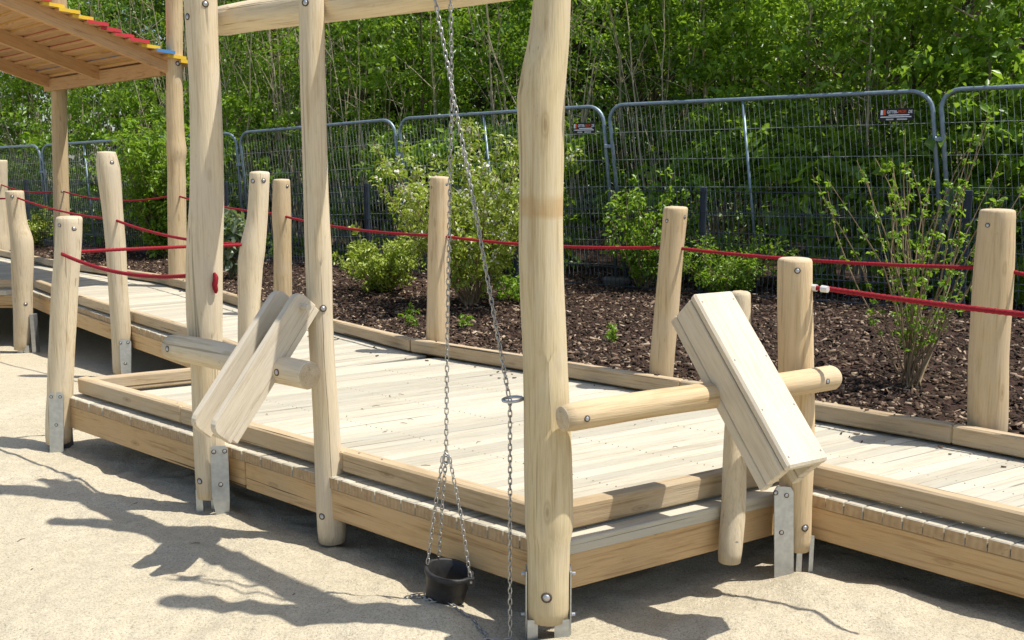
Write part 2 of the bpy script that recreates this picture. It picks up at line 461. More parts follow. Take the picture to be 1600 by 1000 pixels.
xs = axis(-30, 30, -3.6, 2.6, 0.02, 0.6); ys = axis(-8, 24, 2.5, 6.2, 0.02, 0.5)
SV = np.zeros((len(ys), len(xs), 3))
for j, y in enumerate(ys):
    for i, x in enumerate(xs):
        SV[j, i] = (x, y, sand_z(x, y) if (-4.4 < x < 3.4 and 1.8 < y < 7) else 0.016 * noise.noise((x * 1.1, y * 1.1, 3.0)) + slope_z(y))
def gridT(nj, ni):
    a = np.arange(nj * ni).reshape(nj, ni)
    return np.stack([a[:-1, :-1], a[:-1, 1:], a[1:, 1:], a[1:, :-1]], -1).reshape(-1, 4)
tag(fast('sand', SV.reshape(-1, 3), gridT(len(ys), len(xs)), SAND, smooth=True), kind='structure')
g = obj('ground', [(-150, -60, -0.8), (150, -60, -0.8), (150, 250, -0.8), (-150, 250, -0.8)], [(0, 1, 2, 3)], SOIL)
tag(g, kind='structure')

ADIR = Vector((0.64, 0.77, 0))             # across the bed, away from the boardwalk
BK = []
for a, b in zip(BACK[:-1], BACK[1:]):
    n = max(2, int((b - a).length / 0.08))
    BK += [a.lerp(b, k / n) for k in range(n)]
BK.append(BACK[-1])
def bed_z(x, y, w):
    base = 0.335 + 0.03 * min(w, 4) / 4
    return base + 0.022 * noise.noise((x * 1.7, y * 1.7, 4)) + 0.018 * noise.noise((x * 5, y * 5, 8)) * min(1, w * 4) + 0.01 * noise.noise((x * 14, y * 14, 2)) * min(1, w * 4)
ws = [-0.05] + list(np.arange(0.0, 3.2, 0.08)) + list(np.arange(3.2, 7.4, 0.25))
MV = []
for w in ws:
    for p in BK:
        q = p + ADIR * w
        MV.append((q.x, q.y, bed_z(q.x, q.y, max(w, 0))))
tag(fast('mulch_bed', MV, gridT(len(ws), len(BK)), MULCH, smooth=True), kind='structure')
WF = []
wws = [6.6, 7.5, 8.5, 10, 12, 14, 17, 22]  # steep bank added behind the leaves to block the sky
for w in wws:
    for p in BK[::6] + [BK[-1]]:
        q = p + ADIR * w
        WF.append((q.x, q.y, 0.36 + 1.7 * max(0, w - 7.2) + 0.15 * noise.noise((q.x, q.y, 0))))
tag(fast('sky_block_bank', WF, gridT(len(wws), len(BK[::6]) + 1), SOIL, smooth=True), kind='structure')

def in_view(p, m=60):
    q = p - Vector((0, 0, H)); zc = q.y * CP - q.z * SP
    if zc < 0.3: return False
    u = 800 + F * q.x / zc; v = 500 - F * (q.y * SP + q.z * CP) / zc
    return -m < u < 1600 + m and -m < v < 1000 + m
# bark chips: far too many to count
cv, cf = [], []
NCH = 0
BKL = [(a, b, (b - a).length) for a, b in zip(BACK[:-1], BACK[1:])]
LT = sum(x[2] for x in BKL)
while NCH < 44000:
    s = random.random() * LT
    for a, b, l in BKL:
        if s < l: break
        s -= l
    p0 = a.lerp(b, s / l)
    w = 0.03 + 4.6 * random.random() ** 1.25
    q = p0 + ADIR * w
    q.z = bed_z(q.x, q.y, w)
    if not in_view(q): continue
    if random.random() > min(1, (7.5 / q.length) ** 1.6): continue
    L = random.uniform(0.014, 0.05) * (1 if random.random() < 0.92 else 2.0); Wd = min(0.026, L * random.uniform(0.2, 0.6)); Th = random.uniform(0.003, 0.009)
    M = Matrix.Translation(q + Vector((0, 0, random.uniform(0.0, 0.016)))) @ Matrix.Rotation(random.uniform(0, 6.28), 4, 'Z') @ Matrix.Rotation(random.gauss(0, 0.38), 4, 'Y') @ Matrix.Rotation(random.gauss(0, 0.4), 4, 'X')
    b0 = len(cv)
    k = random.uniform(0.4, 1.0)
    for x, y, z in ((-L/2, -Wd/2, 0), (L/2, -Wd/2*k, 0), (L/2, Wd/2*k, 0), (-L/2, Wd/2, 0), (-L/2*0.9, -Wd/2*0.8, Th), (L/2*0.9, -Wd/2*k*0.8, Th), (L/2*0.9, Wd/2*k*0.8, Th), (-L/2*0.9, Wd/2*0.8, Th)):
        cv.append(tuple(M @ Vector((x, y, z))))
    for f in ((4, 5, 6, 7), (0, 1, 5, 4), (1, 2, 6, 5), (2, 3, 7, 6), (3, 0, 4, 7)):
        cf.append(tuple(b0 + i for i in f))
    NCH += 1
for _ in range(140):
    a, b, l = random.choice(BKL[:5]); p0 = a.lerp(b, random.random()); w = -random.random() ** 1.6 * 0.3
    q = p0 + ADIR * (w - 0.004); q.z = (ZK if w > -0.055 else ZD) + 0.003
    if -0.085 < w <= -0.055 or not in_view(q): continue
    L = random.uniform(0.008, 0.03); Wd = L * 0.4; an = random.uniform(0, 6.28); b0 = len(cv)
    for x, y, z in ((-L/2, -Wd/2, 0), (L/2, -Wd/3, 0), (L/2, Wd/3, 0), (-L/2, Wd/2, 0), (-L/2, -Wd/3, 0.004), (L/2, -Wd/4, 0.006), (L/2, Wd/4, 0.004), (-L/2, Wd/3, 0.006)):
        cv.append((q.x + x * math.cos(an) - y * math.sin(an), q.y + x * math.sin(an) + y * math.cos(an), q.z + z))
    for f in ((4, 5, 6, 7), (0, 1, 5, 4), (1, 2, 6, 5), (2, 3, 7, 6), (3, 0, 4, 7)): cf.append(tuple(b0 + i for i in f))
o = fast('bark_chips', np.array(cv), np.array(cf), CHIP)
tag(o, 'loose dark brown bark chips covering the planting bed', 'bark chips', kind='stuff')

# ------------------------------------------------------------------ boardwalk: planks, kerbs, fascias
def clip(poly, p, n):
    """keep the side where (x-p).n <= 0"""
    out = []
    for i in range(len(poly)):
        a, b = poly[i], poly[(i + 1) % len(poly)]
        da, db = (a - p).dot(n), (b - p).dot(n)
        if da <= 0: out.append(a)
        if (da < 0 < db) or (db < 0 < da): out.append(a.lerp(b, da / (da - db)))
    return out
def halfplane(a, b, inside):
    d = (b - a).normalized(); n = Vector((d.y, -d.x, 0))
    if (inside - a).dot(n) > 0: n = -n
    return (a, n)
def planks(parent, planes, bearing, width, rng_q, origin, gap=0.0048):
    e = bvec(bearing); gq = Vector((e.y, -e.x, 0))
    k = 0
    q = rng_q[0]
    while q < rng_q[1]:
        w = width * random.uniform(0.97, 1.03)
        a0, a1 = q + gap / 2, q + w - gap / 2
        q += w
        jit = random.uniform(-0.004, 0.004)
        poly = [origin + gq * a0 - e * 9, origin + gq * a1 - e * 9, origin + gq * a1 + e * 9, origin + gq * a0 + e * 9]
        for p, n in planes: poly = clip(poly, p + n * jit, n)
        if len(poly) < 3: continue
        area = abs(sum(poly[i].x * poly[(i+1) % len(poly)].y - poly[(i+1) % len(poly)].x * poly[i].y for i in range(len(poly)))) / 2
        if area < 0.004: continue
        cen = sum(poly, Vector()) / len(poly)
        n = len(poly)
        zt = ZD + random.uniform(-0.0012, 0.0012); zb = ZD - 0.050; ch = 0.004
        ins = []
        for v in poly:
            d = v - cen; L = d.dot(e); Wv = d.dot(gq)
            ins.append(cen + e * (L - math.copysign(ch, L)) + gq * (Wv - math.copysign(min(ch, abs(Wv)), Wv)))
        vs = [(v.x, v.y, zb) for v in poly] + [(v.x, v.y, zt - ch) for v in poly] + [(v.x, v.y, zt) for v in ins]
        fs = [tuple(range(n))[::-1], tuple(range(2*n, 3*n))]
        for lv in (0, 1):
            for i in range(n):
                j = (i + 1) % n
                fs.append((lv*n + i, lv*n + j, (lv+1)*n + j, (lv+1)*n + i))
        fm = [0, 0]
        for lv in (0, 1):
            for i in range(n):
                d = (poly[(i+1) % n] - poly[i]).normalized(); fm.append(1 if (abs(d.dot(e)) < 0.7 and lv == 0) else 0)
        fr = frame((cen.x, cen.y, ZD), x=e)
        obj('plank', vs, fs, None, parent, fr, mats=[W_DECK, END_D], fmat=fm)
        k += 1
    return k
def beam(name, a, b, z0, z1, th, side, mat, parent, ch=0.006, e0=0.0, e1=0.0, jit=0.0):
    """board from a to b (outer line), thickness towards `side` (a horizontal vector)"""
    d = (b - a); L = d.length; d.normalize()
    y = Vector((-d.y, d.x, 0)); sg = 1 if y.dot(side) > 0 else -1
    fr = frame((a.x, a.y, z0), x=d)
    m = MB(); lo, hi = ((0, th) if sg > 0 else (-th, 0))
    m.box((e0, lo, 0), (L - e1, hi, z1 - z0 + jit), ch=ch)
    o = m.build(name, mat, parent, fr, world=False)
    return o
def kerb_run(parent, pts, side, cuts=None, th=0.062):
    for a, b in zip(pts[:-1], pts[1:]):
        beam('kerb_board', a, b, ZKB, ZK, th, side, W_KERB, parent, 0.008, 0.0015, 0.0015, random.uniform(-0.003, 0.002))

nF = Vector((-math.cos(R(B_FR)), math.sin(R(B_FR)), 0))    # outward normal of the front edge
if nF.y > 0: nF = -nF
nR = Vector((math.cos(R(B_RT)), -math.sin(R(B_RT)), 0))     # outward normal of the bay's right side
eF = bvec(B_FR)
PR = 0.052                                                  # planks stick out beyond the kerb
bay = empty('timber_platform', (C0.x - 0.9, C0.y + 1.6, 0), 'square timber deck bay with raised kerb behind the tall hoist posts', 'platform', )
inside = V2(-0.5, 5.2)
front_pl = (C0 + nF * PR, nF)
back1 = halfplane(BACK[2], BACK[3], inside)
left_pl = halfplane(C5 - bvec(B_LT + 90 - 0) * 0, C6, inside)
nL = Vector((-math.cos(R(B_LT)), math.sin(R(B_LT)), 0))
lp = (C5 + nL * 0.03, nL)
planks(bay, [front_pl, back1, lp], B_RT, 0.0705, (-3.6, PR - 0.004), C0)
# kerbs of the bay
j1 = C0 + eF * 1.12; j2 = C0 + eF * 2.35
kerb_run(bay, [C0, j1, j2, C5], -nF)
kerb_run(bay, [C0 + E * 0.07, C0 + E * (C1 - C0).length], -nR)
kerb_run(bay, [C5 + bvec(B_LT) * 0.064, C6 + bvec(B_LT) * 0.05], -nL)
nB = -back1[1]
kk = halfplane(BACK[2], BACK[3], inside)[1]
kerb_run(bay, [BACK[1], BACK[2], BACK[3]], -kk)
# fascias of the bay
FO = PR - 0.006
a0 = C0 + nF * FO
for s0, s1 in ((0.03, 1.75), (1.755, (C5 - C0).length + 0.05)):
    beam('fascia_board', a0 + eF * s0, a0 + eF * s1, ZF0, ZF1, 0.05, -nF, W_FASC, bay, 0.005)
r0 = C0 + nR * FO
beam('fascia_board', r0 + E * 0.0, r0 + E * 1.13, ZF0, ZF1, 0.05, -nR, W_FASC, bay, 0.005)
l0 = C5 + nL * 0.02
beam('fascia_board', l0, l0 + bvec(B_LT) * 1.2, ZF0, ZF1, 0.05, -nL, W_FASC, bay, 0.005)
def screw_pair(parent, P, name='screw'):
    m = MB(); 
    for dx in (0,):
        m.tube([P + Vector((0, 0, -0.001)), P + Vector((0, 0, 0.0022))], [0.0055, 0.0045], 8)
    m.build(name, BOLT, parent)
for s in (0.9, 1.04, 1.18, 0.05, 2.28, 2.42):
    screw_pair(bay, C0 + eF * s - nF * 0.03 + Vector((0, 0, ZK)))

# right walkway
rw = empty('boardwalk', (2.0, 4.0, 0), 'narrow boardwalk stub leaving the frame at the right edge', 'boardwalk')
nW = Vector((-math.cos(R(B_WR)), math.sin(R(B_WR)), 0))
if nW.y > 0: nW = -nW
eW = -bvec(B_WR)
insr = V2(1.9, 4.0)
planks(rw, [(C1 + nW * PR, nW), halfplane(BACK[1], BACK[2], insr)], B_RT, 0.0735, (PR, 1.75), C0)
kerb_run(rw, [C1 + eW * 0.03, C1 + eW * 1.35, C1 + eW * 2.6], -nW)
kn = halfplane(BACK[1], BACK[0], insr)[1]
kerb_run(rw, [BACK[1], BACK[1].lerp(BACK[0], 0.45)], -kn)
beam('fascia_board', C1 + nW * FO + eW * 0.02, C1 + nW * FO + eW * 2.6, ZF0, ZF1, 0.05, -nW, W_FASC, rw, 0.005)
for s in (0.95, 1.12):
    screw_pair(rw, C1 + eW * s - nW * 0.03 + Vector((0, 0, ZK)))

# left walkway
lw = empty('boardwalk', (-3.2, 8.6, 0), 'long narrow boardwalk running back to the roofed shelter', 'boardwalk')
nWL = Vector((-math.cos(R(B_WL)), math.sin(R(B_WL)), 0))
if nWL.y > 0: nWL = -nWL
F2 = V2(-2.44, 7.134); F9 = V2(-5.179, 10.297)
insl = V2(-2.3, 7.6)
lim = halfplane(F9, F9 + bvec(50), insl)
planks(lw, [(F2 + nWL * PR, nWL), halfplane(BACK[3], BACK[5], insl), (C5 + nL * 0.035, -nL), lim], 52, 0.074, (-6.5, 1.5), F2)
fl = [C6 + bvec(B_WL) * 0.0, F2, V2(-3.177, 7.95), V2(-4.091, 8.98), F9]
kerb_run(lw, fl, -nWL)
for a, b in zip(fl[:-1], fl[1:]):
    beam('fascia_board', a + nWL * FO, b + nWL * FO, ZF0, ZF1, 0.05, -nWL, W_FASC, lw, 0.005)
kb = halfplane(BACK[3], BACK[4], insl)[1]
kerb_run(lw, [BACK[3], BACK[3].lerp(BACK[4], 0.52), BACK[4], BACK[5], BACK[6]], -kb)

# deck under the shelter
sw = empty('boardwalk', (-6.5, 11.6, 0), 'shaded deck under the roofed shelter at the left edge', 'boardwalk')
inss = V2(-6.5, 11.6)
planks(sw, [(V2(-5.2, 10.18 - PR), V2(0, -1)), halfplane(BACK[6], BACK[8], inss), halfplane(F9, F9 + bvec(50), inss), (V2(-9.5, 11), V2(-1, 0))], 46, 0.09, (-6.5, 4.5), F9)
kerb_run(sw, [F9 + V2(-0.02, -0.06), V2(-9.5, 10.18)], V2(0, 1))
kerb_run(sw, [BACK[6], BACK[7], BACK[8]], -halfplane(BACK[6], BACK[7], inss)[1])
beam('fascia_board', V2(-5.15, 10.18 - FO), V2(-9.5, 10.18 - FO), ZF0, ZF1, 0.05, V2(0, 1), W_FASC, sw, 0.005)

# screw heads along the joists (tiny: one part per deck)
def screws(parent, p0, d, across, n, offs, w):
    m = MB()
    for of in offs:
        for k in range(n):
            for q in (0.25, 0.75):
                P = p0 + d * (w * (k + q)) + across * (of + random.uniform(-0.006, 0.006)); P.z = ZD + 0.0013
                m.tube([P + Vector((0, 0, -0.002)), P + Vector((0, 0, 0.0006))], 0.0030, 6)
    tag(m.build('screws', SCREW, parent), kind='stuff')
screws(bay, C0, eF, E * 1.06, 42, (0.16, 0.62, 1.12, 1.62), 0.0755)
screws(rw, C1 + eW * 0.1, eW, E * 1.03, 12, (0.14, 0.52, 0.92), 0.0755)
# clods and crumbs on the sand, twigs and dry leaf bits
cv, cf = [], []
ico = [(0, 0, 1), (0.9, 0, 0.1), (0.2, 0.85, 0), (-0.8, 0.4, 0.1), (-0.6, -0.7, 0), (0.4, -0.8, 0.1)]
for _ in range(900):
    if random.random() < 0.55:
        s_ = random.random() * 3.4; p = C0 + eF * s_ + nF * random.uniform(0.0, 0.45)
    else:
        p = V2(random.uniform(-3.2, 2.2), random.uniform(2.6, 5.4))
    r_ = random.uniform(0.002, 0.0065) * (1 if random.random() < 0.95 else 1.8); z_ = sand_z(p.x, p.y); b0 = len(cv)
    for x, y, z in ico:
        k = random.uniform(0.7, 1.25) * r_; cv.append((p.x + x * k, p.y + y * k, z_ + z * k * 0.8))
    for k in range(1, 6): cf.append((b0, b0 + k, b0 + (k % 5) + 1))
tag(fast('sand_clods', np.array(cv), np.array(cf), SAND), 'small clods and crumbs of sand lying on the sand', 'sand clods', kind='stuff')
m = MB()
for _ in range(46):
    if random.random() < 0.6: p = V2(random.uniform(-3, 2.0), random.uniform(2.7, 5.0)); z_ = sand_z(p.x, p.y) + 0.002
    else:
        p = C0 + eF * random.uniform(0.2, 3.0) + E * random.uniform(0.15, 1.7); z_ = ZD + 0.003
    a_ = random.uniform(0, 6.28); l_ = random.uniform(0.012, 0.05)
    d_ = Vector((math.cos(a_), math.sin(a_), 0)) * l_
    m.tube([Vector((p.x, p.y, z_)), Vector((p.x, p.y, z_ + 0.003)) + d_ * 0.5 + Vector((-d_.y, d_.x, 0)) * 0.12, Vector((p.x, p.y, z_)) + d_], [0.0012, 0.0016, 0.0008], 5)
tag(m.build('twigs', simple('dry_twig', (0.10, 0.07, 0.04), 0.9)), 'scattered bits of dry twig on sand and deck', 'twigs', kind='stuff')

# ------------------------------------------------------------------ round posts and logs
def smooth_rows(rows, step=0.04):
    """rows: (z, cx, cy, r) ascending -> resampled, Catmull-Rom"""
    out = []
    n = len(rows)
    for i in range(n - 1):
        p0, p1, p2, p3 = rows[max(i-1, 0)], rows[i], rows[i+1], rows[min(i+2, n-1)]
        k = max(1, int(abs(p2[0] - p1[0]) / step))
        for q in range(k):
            t = q / k
            h = []
            for a, b, c, d in zip(p0, p1, p2, p3):
                h.append(0.5 * ((2*b) + (-a + c) * t + (2*a - 5*b + 4*c - d) * t*t + (-a + 3*b - 3*c + d) * t**3))
            h[0] = p1[0] + (p2[0] - p1[0]) * t
            out.append(h)
    out.append(list(rows[-1]))
    return out
def round_mesh(rows, seed, nseg=36, bump=0.03, crack=None, rt=0.014, rb=0.012):
    """rows local: (z, x, y, r). returns verts, faces"""
    st = smooth_rows(rows)
    full = []
    z0, x0, y0, r0 = st[0]
    full.append((z0, x0, y0, r0 - rb)); full.append((z0 + rb * 0.3, x0, y0, r0 - rb * 0.3))
    full += [s for s in st if s[0] > z0 + rb and s[0] < st[-1][0] - rt * 1.1]
    z1, x1, y1, r1 = st[-1]
    full += [(z1 - rt, x1, y1, r1), (z1 - rt * 0.35, x1, y1, r1 - rt * 0.25), (z1 - rt * 0.05, x1, y1, r1 - rt * 0.8), (z1 + 0.001, x1, y1, r1 - rt * 1.6)]
    vs, fs = [], []
    for z, x, y, r in full:
        ang = [2 * math.pi * j / nseg for j in range(nseg)]
        rad = []
        tw = 0.0
        if crack:
            th, ca, cb, wdt, dep = crack
            tw = 0.10 * noise.noise((z * 2.2, seed, 0)) + 0.05 * noise.noise((z * 9, seed, 4))
            fade = min(1, max(0, (z - ca) / 0.12)) * min(1, max(0, (cb - z) / 0.12))
            ang = [th + tw + a for a in ang]
            if fade > 0:
                wd = wdt * (0.55 + 0.9 * abs(noise.noise((z * 7, seed, 2)))) * fade
                wd = max(wd, 0.004)
                ang[1] = ang[0] + wd; ang[-1] = ang[0] + 2 * math.pi - wd
                ang[2] = ang[0] + 2.2 * wd; ang[-2] = ang[0] + 2 * math.pi - 2.2 * wd
        for j, a in enumerate(ang):
            q = 1 + bump * noise.noise((math.cos(a) * 1.2 + seed * 3.1, math.sin(a) * 1.2, z * 2.2)) + bump * 0.4 * noise.noise((math.cos(a) * 3 + seed, math.sin(a) * 3, z * 6))
            rr = r * q
            if crack and j == 0 and fade > 0: rr -= dep * fade
            rad.append(rr)
            vs.append((x + rr * math.cos(a), y + rr * math.sin(a), z))
    nr = len(full)
    for k in range(nr - 1):
        for j in range(nseg):
            j2 = (j + 1) % nseg
            fs.append((k*nseg + j, k*nseg + j2, (k+1)*nseg + j2, (k+1)*nseg + j))
    nside = len(fs) - 2 * nseg
    fs.append(tuple(range(nseg))[::-1])
    vs.append((x1, y1, z1 + 0.004)); c = len(vs) - 1
    for j in range(nseg): fs.append(((nr-1)*nseg + j, (nr-1)*nseg + (j+1) % nseg, c))
    global LAST_FM
    LAST_FM = [0] * nside + [1] * (len(fs) - nside)
    LAST_FM[0:nseg] = [1] * nseg
    return vs, fs
LAST_FM = None
BOLT_MESH = {}
def bolt_mesh(r):
    r = r * 0.72
    if r in BOLT_MESH: return BOLT_MESH[r]
    prof = [(r * 1.7, -0.003), (r * 1.65, 0.0012), (r * 1.15, 0.0014), (r * 1.1, 0.001), (r, 0.002), (r * 0.9, r * 0.35), (r * 0.55, r * 0.55), (r * 0.2, r * 0.6)]
    n = 12; vs, fs, mi = [], [], []
    for rr, z in prof:
        for j in range(n): vs.append((rr * math.cos(2*math.pi*j/n), rr * math.sin(2*math.pi*j/n), z))
    for k in range(len(prof) - 1):
        for j in range(n):
            fs.append((k*n + j, k*n + (j+1) % n, (k+1)*n + (j+1) % n, (k+1)*n + j)); mi.append(0 if k < 3 else 1)
    fs.append(tuple((len(prof)-1)*n + j for j in range(n))); mi.append(1)
    me = bpy.data.meshes.new('bolt'); me.from_pydata(vs, [], fs)
    me.materials.append(RECESS_SHADE); me.materials.append(BOLT)
    me.polygons.foreach_set('material_index', mi); me.polygons.foreach_set('use_smooth', [True] * len(fs)); me.update()
    BOLT_MESH[r] = me
    return me
def add_bolt(parent, P, nrm, r=0.011):
    o = bpy.data.objects.new('bolt', bolt_mesh(r)); COL.objects.link(o)
    place(o, frame(P, z=nrm), parent)
    return o
class Post:
    def __init__(s, name, rows, Y, mat, label=None, cat='post', group=None, parent=None, crack=None, bump=0.03, zmin=None, lean=None, nseg=36):
        W = []
        Yf = Y if callable(Y) else (lambda v: Y)
        for v, ul, ur in rows:
            Yv = Yf(v)
            c = atY((ul + ur) / 2, v, Yv)
            zc = c.y * CP - (c.z - H) * SP
            W.append([c.z, c.x, c.y, (ur - ul) / 2 * zc / F])
        W.sort()
        if zmin is not None:
            a = W[0]; W.insert(0, [zmin, a[1], a[2], a[3]])
        s.W = W
        base = Vector((W[0][1], W[0][2], W[0][0]))
        fr = frame(base)
        rl = [(z - base.z, x - base.x, y - base.y, r) for z, x, y, r in W]
        if crack is None:
            zt = W[-1][0]; a0 = math.atan2(-W[0][2], -W[0][1]) + random.uniform(-0.9, 0.9); z0c = base.z + random.uniform(0.0, 0.5) * (zt - base.z)
            crack = (a0, z0c, min(zt - 0.02, z0c + random.uniform(0.25, 0.8)), 0.017, 0.014)
        if crack:
            crack = (crack[0], crack[1] - base.z, crack[2] - base.z, crack[3], crack[4])
        vs, fs = round_mesh(rl, random.random() * 50, nseg, bump, crack)
        s.o = obj(name, vs, fs, None, parent, fr, smooth=True, world=False, mats=[mat, END_P], fmat=LAST_FM)
        if parent is None: tag(s.o, label, cat, group)
    def ax(s, z):
        W = s.W
        if z <= W[0][0]: return W[0][1:]
        for a, b in zip(W[:-1], W[1:]):
            if z <= b[0]:
                t = (z - a[0]) / (b[0] - a[0] + 1e-9)
                return [p + (q - p) * t for p, q in zip(a[1:], b[1:])]
        return W[-1][1:]
    def surf(s, u, v):
        d = ray(u, v); z = 0.7; P = None
        for _ in range(6):
            x, y, r = s.ax(z)
            a = d.x**2 + d.y**2; b = -2 * (d.x * x + d.y * y); c = x*x + y*y - r*r
            D = max(0, b*b - 4*a*c); t = (-b - math.sqrt(D)) / (2*a)
            P = Vector((0, 0, H)) + d * t; z = P.z
        x, y, r = s.ax(z)
        n = Vector((P.x - x, P.y - y, 0)).normalized()
        return P, n
    def bolt(s, u, v, r=0.011):
        P, n = s.surf(u, v)
        return add_bolt(s.o, P + n * 0.0005, n, r)
    def center(s, z):
        x, y, r = s.ax(z); return Vector((x, y, z))
def slab(name, pix, P0, b, th, mat, parent, away=True, ch=0):
    """plate cut to an outline in a vertical plane of bearing b, extruded away from the viewer"""
    pts = [hit(u, v, P0, b) for u, v in pix]
    n = Vector((math.cos(R(b)), -math.sin(R(b)), 0))
    if n.dot(pts[0] - Vector((0, 0, H))) < 0: n = -n
    k = len(pts)
    vs = pts + [p + n * th for p in pts]
    fs = [tuple(range(k)), tuple(range(k, 2*k))[::-1]] + [(i, i + k, (i+1) % k + k, (i+1) % k) for i in range(k)]
    return obj(name, vs, fs, mat, parent)

# ------------------------------------------------------------------ hoist frame: three tall posts and a cross beam
hoist = empty('bucket_hoist', (-0.6, 3.8, 0), 'tall round-log frame of three posts and a top beam for the bucket hoist', 'hoist')
PA = Post('tall_post', [(-260, 284, 334), (-120, 286, 336), (0, 289, 339), (90, 294, 341), (150, 297, 345), (300, 298, 349), (400, 292, 347), (500, 293, 347), (580, 299, 347), (680, 303, 350), (776, 308, 352)], 4.385, W_POST, parent=hoist)
PS = Post('tall_post', [(-225, 462, 498), (-120, 464, 502), (0, 467, 506), (128, 469, 508), (224, 472, 511), (320, 475, 514), (400, 477, 518), (520, 482, 521), (640, 489, 529), (780, 494, 538), (846, 497, 541)], 3.985, W_POST, parent=hoist,
          crack=(math.atan2(-3.985, 0.79) + 0.16, 0.02, 1.22, 0.030, 0.022))
PN = Post('tall_post', [(-520, 846, 900), (-300, 845, 898), (-120, 841, 896), (0, 833, 892), (60, 826, 890), (110, 815, 886), (150, 808, 883), (250, 811, 881), (400, 811, 880), (580, 817, 887), (700, 819, 893), (822, 820, 896), (848, 823, 891), (966, 824, 889)], 3.14, W_NEAR, parent=hoist,
          crack=(math.atan2(-3.14, -0.12) + 0.15, 0.72, 0.98, 0.016, 0.012))
PA.o['label'] = 'left tall post with a red rope knot and a steel shoe plate'
PS.o['label'] = 'slim middle post with a long vertical crack'
PN.o['label'] = 'thick right post nearest the camera'
for (P, bs) in ((PA, [(321, 6), (293, 26), (312, 752)]), (PS, [(477, 4), (505, 482), (503, 807)]), (PN, [(854, 934)])):
    for u, v in bs: P.bolt(u, v, 0.016 if P is PN else 0.0125)
# top beam runs behind the posts
a = PA.center(2.258); b = PN.center(2.235)
dv = (b - a).normalized()
off = -nF * 0.165
la, lb = a + off - dv * 0.12, b + off + dv * 0.25
L = (lb - la).length
vs, fs = round_mesh([(0, 0, 0, 0.066), (L * 0.15, 0.004, 0.006, 0.068), (L * 0.4, -0.006, -0.004, 0.064), (L * 0.62, 0.012, 0.004, 0.072), (L * 0.8, 0.004, 0.0, 0.064), (L, 0, 0, 0.062)], 3.3, 32, 0.04, crack=(2.6, 0.15, 0.75, 0.03, 0.012))
obj('top_beam', vs, fs, W_POST, hoist, frame(la, z=dv), smooth=True, world=False)
# steel shoes
def plate_bolts(parent, pix, P0, b, r=0.0095):
    n = Vector((math.cos(R(b)), -math.sin(R(b)), 0))
    for u, v in pix:
        P = hit(u, v, P0, b)
        nn = n if n.dot(P - Vector((0, 0, H))) < 0 else -n
        add_bolt(parent, P + nn * 0.001, nn, r)
pa0 = PA.center(0.2) + Vector((0.03, -0.083, 0))
sh = slab('steel_shoe', [(329, 700), (333, 697), (351, 697), (356, 701), (359, 780), (358, 825), (342, 825), (331, 775)], pa0, 82, 0.007, GALV, PA.o)
plate_bolts(sh, [(334, 706), (351, 705), (345, 757)], pa0, 82)
m = MB(); c = PA.center(0.1)
m.box((c.x - 0.062, c.y - 0.035, -0.06), (c.x - 0.030, c.y - 0.028, 0.09)); m.box((c.x + 0.0, c.y - 0.01, -0.06), (c.x + 0.04, c.y + 0.05, 0.09))
m.build('steel_shoe', GALV, PA.o)
c = PN.center(0.1)
for sx in (-1, 1):
    m = MB(); m.box((c.x + sx * 0.0765 - 0.003, c.y - 0.02, -0.08), (c.x + sx * 0.0765 + 0.003, c.y + 0.045, 0.225), ch=0.0012)
    s2 = m.build('steel_shoe', GALV, PN.o)
    for zz in (0.06, 0.21):
        add_bolt(s2, Vector((c.x + sx * 0.080, c.y + 0.0, zz)), Vector((sx, 0, 0)), 0.011)
        m = MB(); m.tube([Vector((c.x + sx * 0.079, c.y + 0.0, zz)), Vector((c.x + sx * 0.094, c.y + 0.0, zz))], 0.006, 8); m.build('bolt', BOLT, s2)
for dx, dw in ((-0.055, 0.018), (0.046, 0.026)):
    m = MB(); m.box((c.x + dx - dw, c.y - 0.05, -0.10), (c.x + dx + dw, c.y - 0.043, 0.062)); m.build('steel_shoe', GALV, PN.o)
# eye ring on the near post
Pr, nr_ = PN.surf(816, 623)
rc = atY(801, 624, Pr.y - 0.0)
ring = MB(); pts = []
for k in range(25):
    a = 2 * math.pi * k / 24
    pts.append(rc + Vector((0.033 * math.cos(a), 0.028 * math.sin(a), 0.003 * math.sin(a + 1))))
ring.tube(pts, 0.0055, 8, cap=False); ring.tube([rc + Vector((0.03, 0, 0)), rc + Vector((0.075, 0.02, 0))], 0.006, 8)
ring.build('eye_ring', GALV, PN.o, smooth=True)
m = MB()                                                     # knotted rope end on the left post
P0_, n0_ = PA.surf(334, 442)
pts = [P0_ + n0_ * (0.006 + 0.010 * math.sin(math.pi * k / 8)) + Vector((0.004 * math.sin(k), 0, 0.046 - 0.092 * k / 8)) for k in range(9)]
m.tube(pts, [0.006, 0.010, 0.012, 0.012, 0.013, 0.012, 0.012, 0.010, 0.006], 8); m.build('rope_knot', ROPE, PA.o, smooth=True)
# pulley under the top beam (just above the picture)
bx_ = la + dv * ((a - la).length if False else 0)
pul = atY(692, -46, 3.40)
m = MB()
for sx in (-1, 1): m.box((pul.x - 0.05, pul.y + sx * 0.022 - 0.003, pul.z - 0.05), (pul.x + 0.05, pul.y + sx * 0.022 + 0.003, pul.z + 0.09), ch=0.001)
m.tube([pul + Vector((0, -0.018, 0)), pul + Vector((0, 0.018, 0))], 0.04, 18)
m.build('pulley', GALV, hoist)

